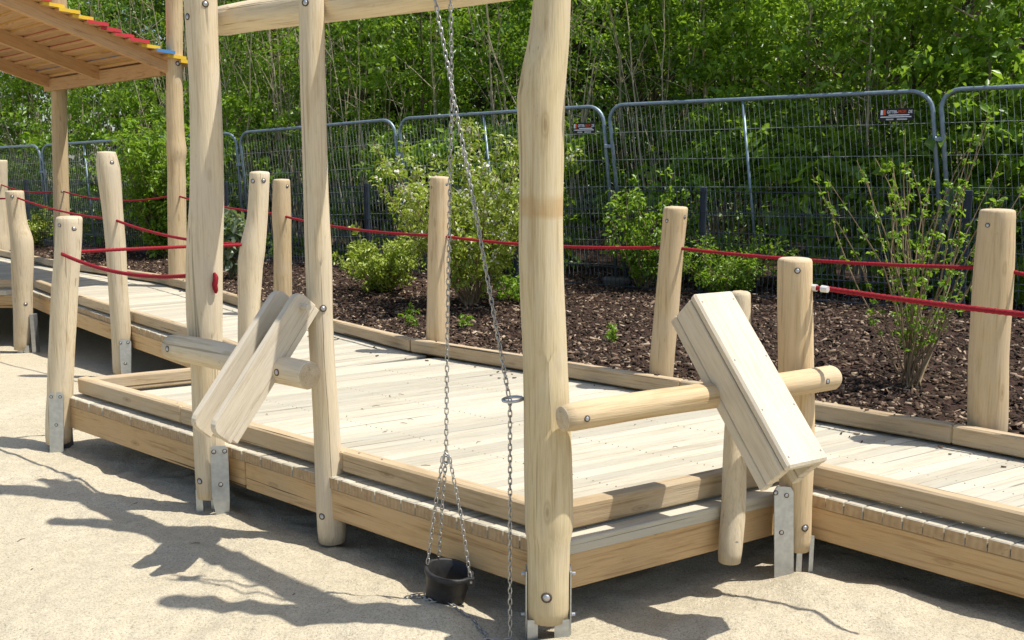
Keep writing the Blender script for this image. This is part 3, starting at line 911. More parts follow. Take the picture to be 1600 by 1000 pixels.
# ------------------------------------------------------------------ short posts
def front_Y(u, v, P0, b): return hit(u, v, P0, b).y
YP3 = at(92, 697, 0.0).y
P3 = Post('round_post', [(338, 89, 127), (450, 82, 121), (616, 75, 113), (692, 73, 110)], YP3, W_POST, 'stout waist-high post with steel shoe at the bay left corner', group='short round posts')
P3.bolt(116, 357, 0.012); P3.bolt(93, 352, 0.009)
p30 = P3.center(0.2) + Vector((-0.02, -0.072, 0))
sh = slab('steel_shoe', [(76, 618), (80, 613), (95, 613), (99, 618), (99, 712), (78, 712)], p30, 85, 0.007, GALV, P3.o); plate_bolts(sh, [(80, 620), (94, 620), (88, 664)], p30, 85, 0.008)
m = MB(); c = P3.center(0.1); m.box((c.x + 0.03, c.y - 0.02, -0.08), (c.x + 0.055, c.y + 0.05, 0.2)); m.build('steel_shoe', ANTH, P3.o)
b4 = hit(190, 520, F2 + nWL * 0.13, B_WL)
P4 = Post('round_post', [(237, 152, 180), (262, 152, 186), (325, 160, 191), (387, 166, 196), (450, 170, 199), (520, 175, 204), (582, 177, 205)], b4.y, W_POST, 'leaning post with steel shoe at the left boardwalk edge', group='short round posts')
P4.bolt(175, 254, 0.014)
p40 = P4.center(0.2) + Vector((0.03, -0.085, 0))
sh = slab('steel_shoe', [(186, 531), (202, 530), (205, 535), (205, 596), (190, 596)], p40, 80, 0.007, GALV, P4.o); plate_bolts(sh, [(188, 536), (200, 535), (196, 568)], p40, 80, 0.011)
P2 = Post('round_post', [(298, 9, 36), (345, 14, 41), (378, 18, 51), (450, 20, 50), (496, 22, 50), (546, 23, 46)], 9.65, W_POST, 'knobbly post with a bulge at the far left boardwalk corner', group='short round posts')
P2.bolt(19, 307, 0.014); P2.bolt(40, 475, 0.016)
p20 = P2.center(0.2) + Vector((0.09, -0.06, 0))
c = P2.center(0.1); m = MB(); m.box((c.x + 0.09, c.y - 0.05, -0.4), (c.x + 0.13, c.y + 0.03, 0.12)); m.box((c.x - 0.06, c.y - 0.05, -0.4), (c.x - 0.005, c.y - 0.04, -0.2)); m.box((c.x + 0.01, c.y - 0.05, -0.4), (c.x + 0.06, c.y - 0.04, -0.2)); m.build('steel_shoe', GALV, P2.o)
P5 = Post('round_post', [(268, 390, 421), (340, 386, 418), (392, 374, 414), (420, 372, 410), (480, 372, 406), (536, 372, 404), (575, 372, 404)], 6.06, W_POST, 'crooked post behind the open trough where ropes meet', group='short round posts', zmin=0.0)
P5.bolt(395, 283, 0.012); P5.bolt(412, 282, 0.012)
def backY(u, v, extra=0.10):
    P = at(u, v, ZK); d = Vector((P.x, P.y, 0)).normalized()
    return (P + d * extra).y
P1 = Post('round_post', [(250, -16, 10), (325, -14, 11), (385, -14, 15)], backY(2, 389, 0.2), W_POST, 'post cut off by the left edge of the picture', group='short round posts', zmin=0.3)
P6 = Post('round_post', [(280, 427, 453), (340, 425, 455), (368, 427, 455), (440, 428, 456), (480, 428, 456)], backY(442, 478, 0.16), W_POSTW, 'short wavy post behind the back kerb beside the slim post', group='short round posts', zmin=0.3)
P6.bolt(449, 291, 0.012)
P7 = Post('round_post', [(276, 672, 702), (366, 669, 702), (480, 667, 702), (532, 666, 701)], backY(684, 534, 0.13), W_POSTW, 'straight tan post behind the hanging chain', group='short round posts', zmin=0.3)
P7.bolt(674, 293, 0.007); P7.bolt(698, 288, 0.009)
P8 = Post('round_post', [(323, 1037, 1075), (389, 1031, 1068), (480, 1023, 1061), (585, 1014, 1052)], backY(1033, 588, 0.12), W_POSTW, 'post leaning right behind the tipped trough', group='short round posts', zmin=0.3)
P8.bolt(1042, 345, 0.009); P8.bolt(1070, 339, 0.009)
P11 = Post('round_post', [(327, 1533, 1585), (420, 1524, 1582), (552, 1516, 1574), (640, 1514, 1572), (668, 1514, 1571)], backY(1543, 670, 0.12), W_POSTW, 'thick tan post behind the kerb at the right edge', group='short round posts', zmin=0.3)
P11.bolt(1543, 352, 0.009)
P9 = Post('round_post', [(403, 1216, 1269), (510, 1216, 1270), (672, 1217, 1272), (790, 1219, 1268), (858, 1222, 1266)], 3.66, W_POSTW, 'post with rope clamp and steel shoe at the inner corner', group='short round posts')
P9.bolt(1246, 423, 0.010); P9.bolt(1258, 825, 0.013)
p90 = P9.center(0.2) + Vector((-0.04, -0.066, 0))
sh = slab('steel_shoe', [(1210, 768), (1215, 760), (1236, 762), (1240, 768), (1240, 915), (1210, 910)], p90, 82, 0.007, GALV, P9.o); plate_bolts(sh, [(1212, 770), (1229, 774), (1221, 832)], p90, 82, 0.0085)
c = P9.center(0.1); m = MB(); m.box((c.x - 0.01, c.y - 0.045, -0.08), (c.x + 0.012, c.y - 0.038, 0.10)); m.box((c.x + 0.045, c.y - 0.03, -0.08), (c.x + 0.062, c.y - 0.022, 0.15)); m.build('steel_shoe', GALV, P9.o)
P10 = Post('round_post', [(455, 1141, 1173), (560, 1139, 1172), (690, 1131, 1166), (790, 1127, 1165), (878, 1121, 1158)], lambda v: 3.517 + (878 - v) / 423 * 0.19, W_POST, 'slim hanging post fixed to the bay side under the tipped trough', group='short round posts')
P10.bolt(1151, 848, 0.005)

# ------------------------------------------------------------------ horizontal logs
def log(name, a, b, ra, rb, label, seed, mat, bolts=(), crack=None):
    a, b = Vector(a), Vector(b); L = (b - a).length
    vs, fs = round_mesh([(0, 0, 0, ra), (L * 0.3, 0.003, 0.004, ra * 1.02), (L * 0.65, -0.003, 0.0, (ra + rb) / 2), (L, 0, 0, rb)], seed, 32, 0.035, crack, rt=0.016, rb=0.012)
    o = obj(name, vs, fs, None, None, frame(a, z=b - a), smooth=True, world=False, mats=[mat, END_P], fmat=LAST_FM)
    tag(o, label, 'log', 'horizontal logs carrying the troughs')
    ax = (b - a).normalized()
    for t, r in bolts:
        P = a.lerp(b, t); view = (Vector((0, 0, H)) - P); n = (view - ax * view.dot(ax)).normalized(); n = (n - Vector((0, 0, 0.25))).normalized()
        n = (n - ax * n.dot(ax)).normalized()
        add_bolt(o, P + n * ((ra + rb) / 2 + 0.001), n, r)
    return o
LA = Vector((-1.548, 4.297, 0.79)); LB = Vector((-0.786, 3.669, 0.792))
log('axle_log', LA, LB, 0.060, 0.056, 'weathered log bolted across the left tall posts under the open trough', 1.7, W_POST, [(0.06, 0.012), (0.86, 0.012)])
LC = Vector((0.160, 3.003, 0.797)); LD = Vector((1.236, 3.600, 0.802))
log('axle_log', LC, LD, 0.046, 0.047, 'smooth tan log from the near post through the tipped trough', 5.2, W_POSTW, [(0.055, 0.009), (0.93, 0.009)])

# ------------------------------------------------------------------ troughs
def trough_frame(P, b, slope):
    """x down the trough towards the viewer, z out of its floor"""
    h = bvec(b); x = h * math.cos(slope) - Vector((0, 0, math.sin(slope)))
    z = h * math.sin(slope) + Vector((0, 0, math.cos(slope)))
    return frame(P, x=x, z=z)
def side_board(m, x0, x1, y0, y1, z0, z1, rad, ch=0.004):
    """board with the corners at z1 rounded"""
    prof = [(x0, z0), (x1, z0)]
    for k in range(5):
        a = math.pi / 2 * k / 4
        prof.append((x1 - rad + rad * math.cos(a), z1 - rad + rad * math.sin(a)))
    for k in range(5):
        a = math.pi / 2 + math.pi / 2 * k / 4
        prof.append((x0 + rad + rad * math.cos(a), z1 - rad + rad * math.sin(a)))
    n = len(prof); cx = sum(p[0] for p in prof) / n; cz = sum(p[1] for p in prof) / n
    def ins(p): 
        d = Vector((p[0] - cx, p[1] - cz)); k = 1 - ch / max(d.length, 0.01); return (cx + d.x * k, cz + d.y * k)
    rows = [([ins(p) for p in prof], y0), (prof, y0 + ch), (prof, y1 - ch), ([ins(p) for p in prof], y1)]
    vs = [(p[0], y, p[1]) for r, y in rows for p in r]
    fs = [tuple(range(n)), tuple(range(3*n, 4*n))[::-1]]
    for q in range(3):
        for i in range(n):
            fs.append((q*n + i, (q+1)*n + i, (q+1)*n + (i+1) % n, q*n + (i+1) % n))
    m.add(vs, fs)
# open trough on the left
tl = empty('tipping_trough', (-1.02, 3.85, 0.79), 'open wooden trough tilted steeply between the two left tall posts', 'trough', 'tipping troughs')
tf = trough_frame((-0.974, 3.826, 0.850), -140.5, R(48.5))
m = MB(); side_board(m, -0.25, 0.405, 0.050, 0.082, 0.0, 0.108, 0.040); m.build('side_board', W_CHUTE, tl, tf, world=False)
m = MB(); side_board(m, -0.25, 0.405, -0.082, -0.050, 0.0, 0.108, 0.040); m.build('side_board', W_CHUTE, tl, tf, world=False)
m = MB(); m.box((-0.245, -0.080, -0.031), (0.390, 0.080, -0.0015), ch=0.003); m.build('floor_board', W_CHUTE, tl, tf, world=False)
m = MB(); m.tube([tf @ Vector((-0.205, 0.078, 0.055)), tf @ Vector((-0.205, 0.125, 0.055))], 0.014, 10); m.build('peg', W_CHUTE, tl)
# trough tipped upside down on the right
tr = empty('tipping_trough', (0.82, 3.37, 0.8), 'pale box trough tipped over so its floor board faces up', 'trough', 'tipping troughs')
t2 = trough_frame((0.783, 3.347, 0.803), 149.5, R(46.4))
m = MB(); m.box((-0.33, -0.0925, 0.128), (0.375, 0.0925, 0.162), ch=0.008); m.build('floor_board', W_CHUTE, tr, t2, world=False)
for sy in (-1, 1):
    m = MB(); m.box((-0.326, sy * 0.0745 - 0.0175, 0.028), (0.372, sy * 0.0745 + 0.0175, 0.1265), ch=0.004); m.build('side_board', W_CHUTE, tr, t2, world=False)
    m = MB(); m.box((-0.328, sy * 0.0745 - 0.0168, -0.012), (0.374, sy * 0.0745 + 0.0168, 0.0265), ch=0.003); m.build('edge_strip', W_CHUTE, tr, t2, world=False)
for x in (-0.29, -0.04, 0.16, 0.34):
    for y in (-0.074, 0.074):
        P = t2 @ Vector((x, y, 0.162)); nz = t2.to_3x3() @ Vector((0, 0, 1)); m = MB(); m.tube([P - nz * 0.002, P + nz * 0.0010], [0.0042, 0.004], 8); m.build('screw', SCREW, tr)

# ------------------------------------------------------------------ red ropes
def rope(a, b, sag, label, r=0.0085, end=0.0):
    a, b = Vector(a), Vector(b); L = (b - a).length
    n = max(12, int(L / 0.007)); ns = 15; d = (b - a).normalized()
    x = Vector((0, 0, 1)).cross(d).normalized(); y = d.cross(x)
    vs, fs = [], []
    for k in range(n + 1):
        t = k / n; c = a.lerp(b, t) - Vector((0, 0, sag * 4 * t * (1 - t)))
        tw = 2 * math.pi * t * L / 0.066
        for j in range(ns):
            an = 2 * math.pi * j / ns
            rr = r * (0.76 + 0.36 * abs(math.cos(1.5 * (an + tw))))
            vs.append(c + (x * math.cos(an) + y * math.sin(an)) * rr)
    for k in range(n):
        for j in range(ns):
            fs.append((k*ns + j, k*ns + (j+1) % ns, (k+1)*ns + (j+1) % ns, (k+1)*ns + j))
    mid = a
    o = obj('rope', vs, fs, ROPE, None, frame(a), smooth=True)
    tag(o, label, 'rope', 'red ropes strung between the posts')
    return o
HP1 = HP2 = None
GABLE = []
# shelter posts first: ropes are tied to them
shel = empty('roofed_shelter', (-5, 11.5, 0), 'open shelter with a sloping board roof with red and yellow edges', 'shelter')
YH2, YH1 = 10.5, 12.7
HP2 = Post('shelter_post', [(-60, 258, 284), (0, 259, 285), (72, 260, 285), (141, 260, 285), (210, 261, 288), (237, 261, 291), (255, 262, 289), (300, 262, 290), (430, 264, 292)], YH2, W_POSTW, parent=shel, zmin=0.3)
HP1 = Post('shelter_post', [(-60, 73, 100), (0, 76, 103), (138, 81, 104), (210, 82, 105), (300, 84, 107), (405, 86, 110)], YH1, W_POSTW, parent=shel, zmin=0.3)
HP2.bolt(278, 99, 0.022); HP1.bolt(97, 299, 0.012)
def pz(P, v):  # point on a post axis at picture row v
    W = P.W
    best = None
    for k in range(200):
        z = 0.3 + 2.5 * k / 200; x, y, r = P.ax(z)
        zc = y * CP - (z - H) * SP; vv = 500 - F * (y * SP + (z - H) * CP) / zc
        if best is None or abs(vv - v) < best[0]: best = (abs(vv - v), Vector((x, y, z)))
    return best[1]
rope(pz(P1, 287), pz(HP1, 297), 0.07, 'red rope at far left between the cut-off post and the shelter', 0.009)
rope(pz(HP1, 298), pz(HP2, 303), 0.10, 'sagging red rope between the two shelter posts', 0.009)
rope(pz(HP2, 305), pz(P6, 335), 0.03, 'red rope from the right shelter post to the wavy post', 0.009)
rope(pz(P6, 337), pz(P7, 368), 0.035, 'red rope from the wavy post to the straight tan post', 0.010)
rope(pz(P7, 367), pz(P8, 388), 0.03, 'red rope passing behind the thick near post to the leaning post', 0.0095)
rope(pz(P8, 388), pz(P11, 417), 0.022, 'long upper red rope from the leaning post to the right edge post', 0.0092)
e1 = pz(P11, 417)
rope(e1, Vector((3.6, 3.25, 0.92)), 0.02, 'red rope end leaving the picture behind the right edge post', 0.0092)
P9s = pz(P9, 449)
q0 = atY(1268, 449, 3.63); q1 = Vector((3.05, 2.55, 0.80))
q1 = atY(1640, 496, 3.02)
rope(q0 + Vector((0.04, 0, -0.002)), q1, 0.004, 'lower red rope running from the silver clamp to the right', 0.0095)
m = MB(); dd = (q1 - q0).normalized()
m.tube([q0 - dd * 0.012, q0 + dd * 0.022], [0.012, 0.014], 12); m.tube([q0 + dd * 0.042, q0 + dd * 0.068], [0.0135, 0.0125], 12)
m.build('rope_clamp', CLAMP, P9.o, smooth=False)
m = MB(); m.tube([q0 + dd * 0.02, q0 + dd * 0.045], 0.009, 10); m.build('rope_eye', ROPE, P9.o, smooth=True)
rope(Vector((-6.9, 10.6, pz(P2, 309).z + 0.02)), pz(P2, 309), 0.03, 'red rope entering from the left edge to the knobbly post', 0.0085)
rope(pz(P2, 307), pz(P4, 343), 0.035, 'red rope from the knobbly post to the leaning post', 0.0085)
rope(pz(P4, 343), pz(P5, 381), 0.05, 'red rope from the leaning post to the crooked post', 0.010)
pa3 = P3.surf(97, 397)[0]
rope(pz(P3, 394), pz(P5, 382), -0.004, 'straight red rope from the stout corner post to the crooked post', 0.0095)
rope(pa3, pz(PA, 430), 0.055, 'sagging red rope from the stout corner post to the tall post', 0.0095)

# ------------------------------------------------------------------ shelter roof
def hp(u, v, Pa, Pb):                       # point on the vertical plane through the two shelter posts
    b = math.degrees(math.atan2(Pb.x - Pa.x, Pb.y - Pa.y)); return hit(u, v, Pa, b)
c1, c2 = HP1.center(2.6), HP2.center(2.6)
hb = (c1 - c2); hb.z = 0; HL = hb.length; hb.normalize()      # along the header, to the left
hn = Vector((-hb.y, hb.x, 0))
if hn.y > 0: hn = -hn                                         # towards the boardwalk
hfr = c2 + hn * 0.13
zh2 = hit(262, 121, hfr, math.degrees(math.atan2(hb.x, hb.y))).z; zh1 = hit(76, 138, hfr, math.degrees(math.atan2(hb.x, hb.y))).z
zh = (zh1 + zh2) / 2
ha = hfr + hb * 0.08; hz = hfr + hb * (HL + 0.18)
beam('header_beam', V2(ha.x, ha.y), V2(hz.x, hz.y), zh, zh + 0.15, 0.07, -hn, W_ROOF, shel, 0.006)
RS = math.radians(17.8)
rx = hn * math.cos(RS) + Vector((0, 0, math.sin(RS)))          # up the roof, towards the viewer-left
rn = -hn * math.sin(RS) + Vector((0, 0, math.cos(RS)))
RL = 2.0
for s in (0.02, HL * 0.52, HL + 0.02):
    P = hfr + hb * s; P = Vector((P.x, P.y, zh + 0.04)) - rx * 0.15
    m = MB(); m.box((0, -0.035, 0), (RL, 0.035, 0.15), ch=0.004)
    m.build('rafter', W_ROOF, shel, frame(P, x=rx, z=rn), world=False)
cols = ['y', 'y', 'b', 'y', 'r', 'r', 'r', 'r', 'y', 'y', 'y', 'r', 'y', 'r', 'r', 'b', 'y', 'y']
PM = {'y': PAINT_Y, 'r': PAINT_R, 'b': PAINT_B}
R0 = Vector((hfr.x, hfr.y, zh + 0.04)) - rx * 0.30 + rn * 0.152
kb_ = 0; s = 0.0
while s < RL - 0.1:
    w = 0.20; st = 0.142
    tilt = 0.25
    x2 = (rx * math.cos(tilt) - rn * math.sin(tilt)); z2 = rx * math.sin(tilt) + rn * math.cos(tilt)
    P = R0 + rx * s - hb * 0.13 + rn * 0.024
    fr2 = frame(P, x=hb, z=z2)
    ydir = fr2.to_3x3() @ Vector((0, 1, 0)); sg = 1 if ydir.dot(rx) > 0 else -1
    LB_ = HL + 0.9 + random.uniform(-0.03, 0.03)
    m = MB(); lo, hi = (0, w) if sg > 0 else (-w, 0)
    e0 = random.uniform(-0.03, 0.03)
    m.box((e0, lo, 0), (LB_, hi, 0.026), ch=0.002)
    bo = m.build('roof_board', W_ROOF, shel, fr2, world=False)
    m = MB(); m.box((e0 - 0.0, lo + 0.003, 0.0275), (LB_, hi - 0.003, 0.0325)); m.box((e0 - 0.006, lo, -0.001), (e0 - 0.0015, hi, 0.0325)); m.build('painted_face', PM[cols[kb_ % len(cols)]], bo, fr2, world=False)
    kb_ += 1; s += st
fp = atY(-46, 225, 9.15)                                       # front posts of the shelter, at and beyond the left edge
for q, P in enumerate((fp, fp + hb * (HL + 0.05))):
    vs, fs = round_mesh([(0, 0, 0, 0.095), (1.5, 0.01, 0, 0.09), (zh + 1.2, 0, 0.01, 0.085)], q * 7 + 2, 24, 0.02)
    obj('shelter_post', vs, fs, W_POSTW, shel, frame((P.x, P.y, -0.5)), smooth=True, world=False)

# ------------------------------------------------------------------ chains and bucket
def chain_mesh(m, path, pitch=0.0195, wr=0.0021, wid=0.0062):
    pts = [Vector(p) for p in path]
    seg = []; tot = 0
    for a, b in zip(pts[:-1], pts[1:]): seg.append((tot, a, b, (b - a).length)); tot += (b - a).length
    n = int(tot / pitch)
    for k in range(n):
        s = (k + 0.5) * pitch
        for t0, a, b, l in seg:
            if s <= t0 + l + 1e-9: break
        d = (b - a).normalized(); c = a.lerp(b, (s - t0) / l)
        up = Vector((0, 1, 0)) if abs(d.y) < 0.9 else Vector((1, 0, 0))
        x = up.cross(d).normalized(); y = d.cross(x)
        ang = 0.35 + (math.pi / 2 if k % 2 else 0) + random.uniform(-0.12, 0.12)
        w = x * math.cos(ang) + y * math.sin(ang); nn = d.cross(w)
        hl = pitch / 2 + wr * 1.4
        ctr = []
        for q in range(12):
            a2 = 2 * math.pi * q / 12
            ctr.append((wid * math.cos(a2), (hl - wid) * (1 if math.sin(a2) > 0 else -1) * (1 if abs(math.sin(a2)) > 0.1 else 0) + wid * math.sin(a2)))
        b0 = len(m.v)
        for q in range(12):
            p = ctr[q]; a_, b_ = ctr[q-1], ctr[(q+1) % 12]
            tg = Vector((b_[0] - a_[0], b_[1] - a_[1])).normalized(); no = Vector((tg.y, -tg.x))
            for r_ in range(5):
                th = 2 * math.pi * r_ / 5
                off2 = no * math.cos(th) * wr; off3 = math.sin(th) * wr
                m.v.append(c + w * (p[0] + off2.x) + d * (p[1] + off2.y) + nn * off3)
        for q in range(12):
            for r_ in range(5):
                m.f.append((b0 + q*5 + r_, b0 + q*5 + (r_+1) % 5, b0 + ((q+1) % 12)*5 + (r_+1) % 5, b0 + ((q+1) % 12)*5 + r_))
YC = 3.40
knot = atY(697, 712, 3.36)
cA = [knot, atY(699, 520, 3.365), atY(703, 300, 3.375), atY(706, 150, 3.385), atY(704, 0, YC), atY(703, -46, YC)]
m = MB(); chain_mesh(m, cA)
top = atY(680, -46, YC)
chain_mesh(m, [top, atY(680, 0, YC - 0.005), rc.lerp(atY(680, 0, YC), 0.5) - Vector((0, 0, 0.012)), rc + Vector((-0.012, 0, 0.004))], wr=0.0023)
gz = lambda x, y: sand_z(x, y) + 0.006
g0 = at(797, 990, 0.0)
chain_mesh(m, [rc + Vector((-0.009, 0, 0.0)), Vector((g0.x, g0.y, gz(g0.x, g0.y)))], wr=0.0023)
gp = [(797, 990), (781, 993), (768, 990), (758, 992), (762, 984), (752, 978), (738, 966), (722, 963), (708, 957), (694, 950), (676, 954), (660, 946), (644, 941), (634, 937), (648, 933), (668, 928)]
gp = [at(u, v, 0.0) for u, v in gp]; gp = [Vector((p.x, p.y, gz(p.x, p.y))) for p in gp]
chain_mesh(m, gp, wr=0.0023)
o = m.build('hoist_chain', CHAIN, None, frame((knot.x, knot.y, 0)), smooth=True)
tag(o, 'galvanized chain from the bucket over the beam and down through the ring', 'chain')
bk = at(694, 936, 0.0); bk = atY(694, 936, 3.36)
BUC = empty('bucket', (bk.x, bk.y, 0), 'black rubber bucket half sunk in the sand, hung on chains', 'bucket')
tiltM = Matrix.Translation((bk.x, bk.y - 0.0, 0.0)) @ Matrix.Rotation(R(9), 4, 'Y') @ Matrix.Rotation(R(3), 4, 'X')
prof = [(0.0, -0.055), (0.060, -0.055), (0.066, -0.04), (0.076, 0.06), (0.083, 0.112), (0.089, 0.114), (0.091, 0.118), (0.091, 0.132), (0.089, 0.1355), (0.080, 0.1355), (0.077, 0.132), (0.071, 0.06), (0.060, -0.03), (0.0, -0.032)]
n = 36; vs, fs = [], []
for r_, z in prof:
    for j in range(n):
        a = 2 * math.pi * j / n
        k = 1 + 0.025 * math.cos(2 * a + 0.6) + 0.01 * noise.noise((math.cos(a) * 2, math.sin(a) * 2, z * 9))
        vs.append(tiltM @ Vector((r_ * k * math.cos(a), r_ * k * math.sin(a), z)))
for q in range(len(prof) - 1):
    for j in range(n): fs.append((q*n + j, q*n + (j+1) % n, (q+1)*n + (j+1) % n, (q+1)*n + j))
obj('bucket_body', vs, fs, RUBBER, BUC, smooth=True)
m = MB(); pr = tiltM @ Vector((0.086, -0.045, 0.118)); m.box((pr.x - 0.016, pr.y - 0.01, pr.z - 0.014), (pr.x + 0.012, pr.y + 0.012, pr.z + 0.02), ch=0.003); m.build('lug', RUBBER, BUC)
add_bolt(BUC, pr + Vector((0, -0.011, 0.004)), Vector((0.1, -1, 0)), 0.005)
for tx, ty, k0 in ((-0.082, 0.0, -0.012), (-0.045, 0.07, 0.0), (0.082, -0.045, 0.012)):
    e = tiltM @ Vector((tx, ty, 0.128)); m = MB(); s0 = knot + Vector((k0, 0, -0.006))
    chain_mesh(m, [s0, s0.lerp(e, 0.5) + Vector((0.006 if tx > 0 else -0.002, 0, 0)), e]); m.build('sling_chain', CHAIN, BUC, smooth=True)
m = MB(); pts = [knot + Vector((0.012 * math.cos(a), 0, 0.02 * math.sin(a) - 0.012)) for a in np.linspace(0, 2 * math.pi, 15)]
m.tube(pts, 0.0035, 6, cap=False); m.build('shackle', GALV, BUC, smooth=True)

# ------------------------------------------------------------------ fences
fd = Vector((0.85, -0.53, 0)).normalized(); fnn = Vector((0.53, 0.85, 0)).normalized()
FB = V2(0.985, 9.79)
def fpt(t, off, z): 
    p = FB + fd * t + fnn * off; return Vector((p.x, p.y, z))
low_t = [-12.4, -10.1, -7.9, -5.6, -3.19, -1.10, 1.0, 3.31, 5.6]
LOWZ = 1.385
where_low = ['far at the left end', 'behind the left shelter post', 'behind the leaning left post', 'behind the left tall post', 'left of the blossoming bush', 'behind the blossoming bush', 'behind the leaning back post', 'behind the sparse shrub and right edge post']
for k, (t0, t1) in enumerate(zip(low_t[:-1], low_t[1:])):
    org = fpt(t0, 0, 0.33)
    fo = empty('mesh_fence', org, 'low dark wire mesh fence panel ' + where_low[k], 'fence', 'low dark mesh fence panels')
    m = MB(); P = fpt(t0, 0, 0.25); X = frame(P, x=fd)
    m.box((-0.03, -0.02, 0), (0.03, 0.02, LOWZ + 0.02 - 0.25), M=X, ch=0.004); m.build('fence_post', ANTH, fo)
    m = MB(); L = t1 - t0
    nv = int(L / 0.05)
    for i in range(nv + 1):
        x = 0.02 + (L - 0.04) * i / nv
        m.box((x - 0.0026, -0.0305, 0.12), (x + 0.0026, -0.0253, LOWZ - 0.25 + 0.015), M=X)
    for i in range(6):
        z = 0.15 + i * (LOWZ - 0.25 - 0.17) / 5
        for y in (-0.0365, -0.0195): m.box((0.0, y - 0.0035, z - 0.0035), (L, y + 0.0035, z + 0.0035), M=X)
    tag(m.build('wire_mesh', ANTH, fo), kind='stuff')
# tall mobile fence panels
JU = [(1462, 141), (946, 165), (619, 186), (371, 208), (221, 217), (63, 227), (-120, 236)]
JP = []
P = fpt(3.05, 0.42, 0); 
pr_ = hit(1462, 141, fpt(3.05, 0.42, 0), math.degrees(math.atan2(fd.x, fd.y)))
JP.append(pr_)
for u, v in JU[1:]:
    JP.append(hit(u, v, fpt(3.05, 0.42, 0), math.degrees(math.atan2(fd.x, fd.y))))
JP = [JP[0] + Vector(fd) * 3.2 + Vector((0, 0, 0.02))] + JP
names = ['wide grey construction fence panel cut off by the right edge', 'grey construction fence panel carrying the nearer black sign', 'grey construction fence panel behind the bush and near post', 'grey construction fence panel behind the slim post',
         'small grey construction fence panel behind the left tall post', 'distant grey construction fence panel beside the shelter post', 'grey construction fence panel at the left edge']
PANELS = []
for k, (a, b) in enumerate(zip(JP[:-1], JP[1:])):        # a right, b left
    d = (a - b); L = math.hypot(d.x, d.y); dh = Vector((d.x, d.y, 0)).normalized()
    lean = [0.13, 0.13, 0.11, 0.10, 0.06, 0.06, 0.05][k]
    zt = (a.z + b.z) / 2; dz = (a.z - b.z) / L
    HT = 1.85
    def pp(x, h, b=b, dh=dh, lean=lean, dz=dz):  # x from left, h below the top edge
        p = b + dh * (x + lean * h); return Vector((p.x, p.y, b.z + dz * x - h))
    fo = empty('construction_fence', (b.x, b.y, 0.4), names[k], 'fence', 'grey construction fence panels')
    g0, g1, rr = 0.035, L - 0.035, 0.17
    pts = [pp(g0, HT)]
    for q in range(7):
        an = math.pi / 2 * q / 6; pts.append(pp(g0 + rr - rr * math.cos(an), rr - rr * math.sin(an)))
    for q in range(7):
        an = math.pi / 2 * q / 6; pts.append(pp(g1 - rr + rr * math.sin(an), rr - rr * math.cos(an)))
    pts.append(pp(g1, HT))
    m = MB(); m.tube(pts, 0.0205, 10); m.build('frame_tube', TUBE, fo, smooth=True)
    m = MB(); m.tube([pp(L * (0.46 if k == 1 else 0.45), 0.02), pp(L * 0.46, HT - 0.05)], 0.015, 8); m.build('middle_tube', TUBE, fo, smooth=True)
    m = MB(); nw = int(L / 0.052)
    for i in range(1, nw):
        x = g0 + (g1 - g0) * i / nw; t0 = 0.0
        if x - g0 < rr: t0 = rr - math.sqrt(max(0, rr*rr - (rr - (x - g0))**2))
        if g1 - x < rr: t0 = rr - math.sqrt(max(0, rr*rr - (rr - (g1 - x))**2))
        m.tube([pp(x, t0 + 0.01), pp(x, HT - 0.07)], 0.0015, 4, cap=False)
    for h in (0.28, 0.56, 0.84, 1.12, 1.40, 1.66): m.tube([pp(g0, h), pp(g1, h)], 0.0018, 4, cap=False)
    tag(m.build('wire_mesh', WIRE, fo), kind='stuff')
    m = MB(); q = pp(L - 0.0, 0.42); m.box((q.x - 0.05, q.y - 0.03, q.z - 0.02), (q.x + 0.05, q.y + 0.03, q.z + 0.02), ch=0.004); m.build('clamp', TUBE, fo)
    m = MB(); q = pp(g1, HT); m.box((q.x - 0.14, q.y - 0.1, 0.30), (q.x + 0.14, q.y + 0.1, 0.43), ch=0.02); m.build('foot_block', simple('concrete_foot', (0.16, 0.15, 0.14), 0.9, 0, 0.2, 20), fo)
    PANELS.append((fo, pp, L, dh))
def text(s, size, P, dx, up, mat, parent, sx=1.0):
    cu = bpy.data.curves.new('lettering', 'FONT'); cu.body = s; cu.size = size; cu.extrude = 0.0008; cu.align_x = 'LEFT'
    cu.materials.append(mat); cu.offset = size * 0.02
    tmp = bpy.data.objects.new('tmp_text', cu); COL.objects.link(tmp)
    me = bpy.data.meshes.new_from_object(tmp.evaluated_get(bpy.context.evaluated_depsgraph_get()))
    bpy.data.objects.remove(tmp); bpy.data.curves.remove(cu)
    o = bpy.data.objects.new('lettering', me); COL.objects.link(o)
    X = Vector(dx).normalized(); Yv = Vector(up); Yv = (Yv - X * Yv.dot(X)).normalized(); Z = X.cross(Yv)
    M = Matrix((X * sx, Yv, Z)).transposed().to_4x4(); M.translation = P
    place(o, M, parent); return o
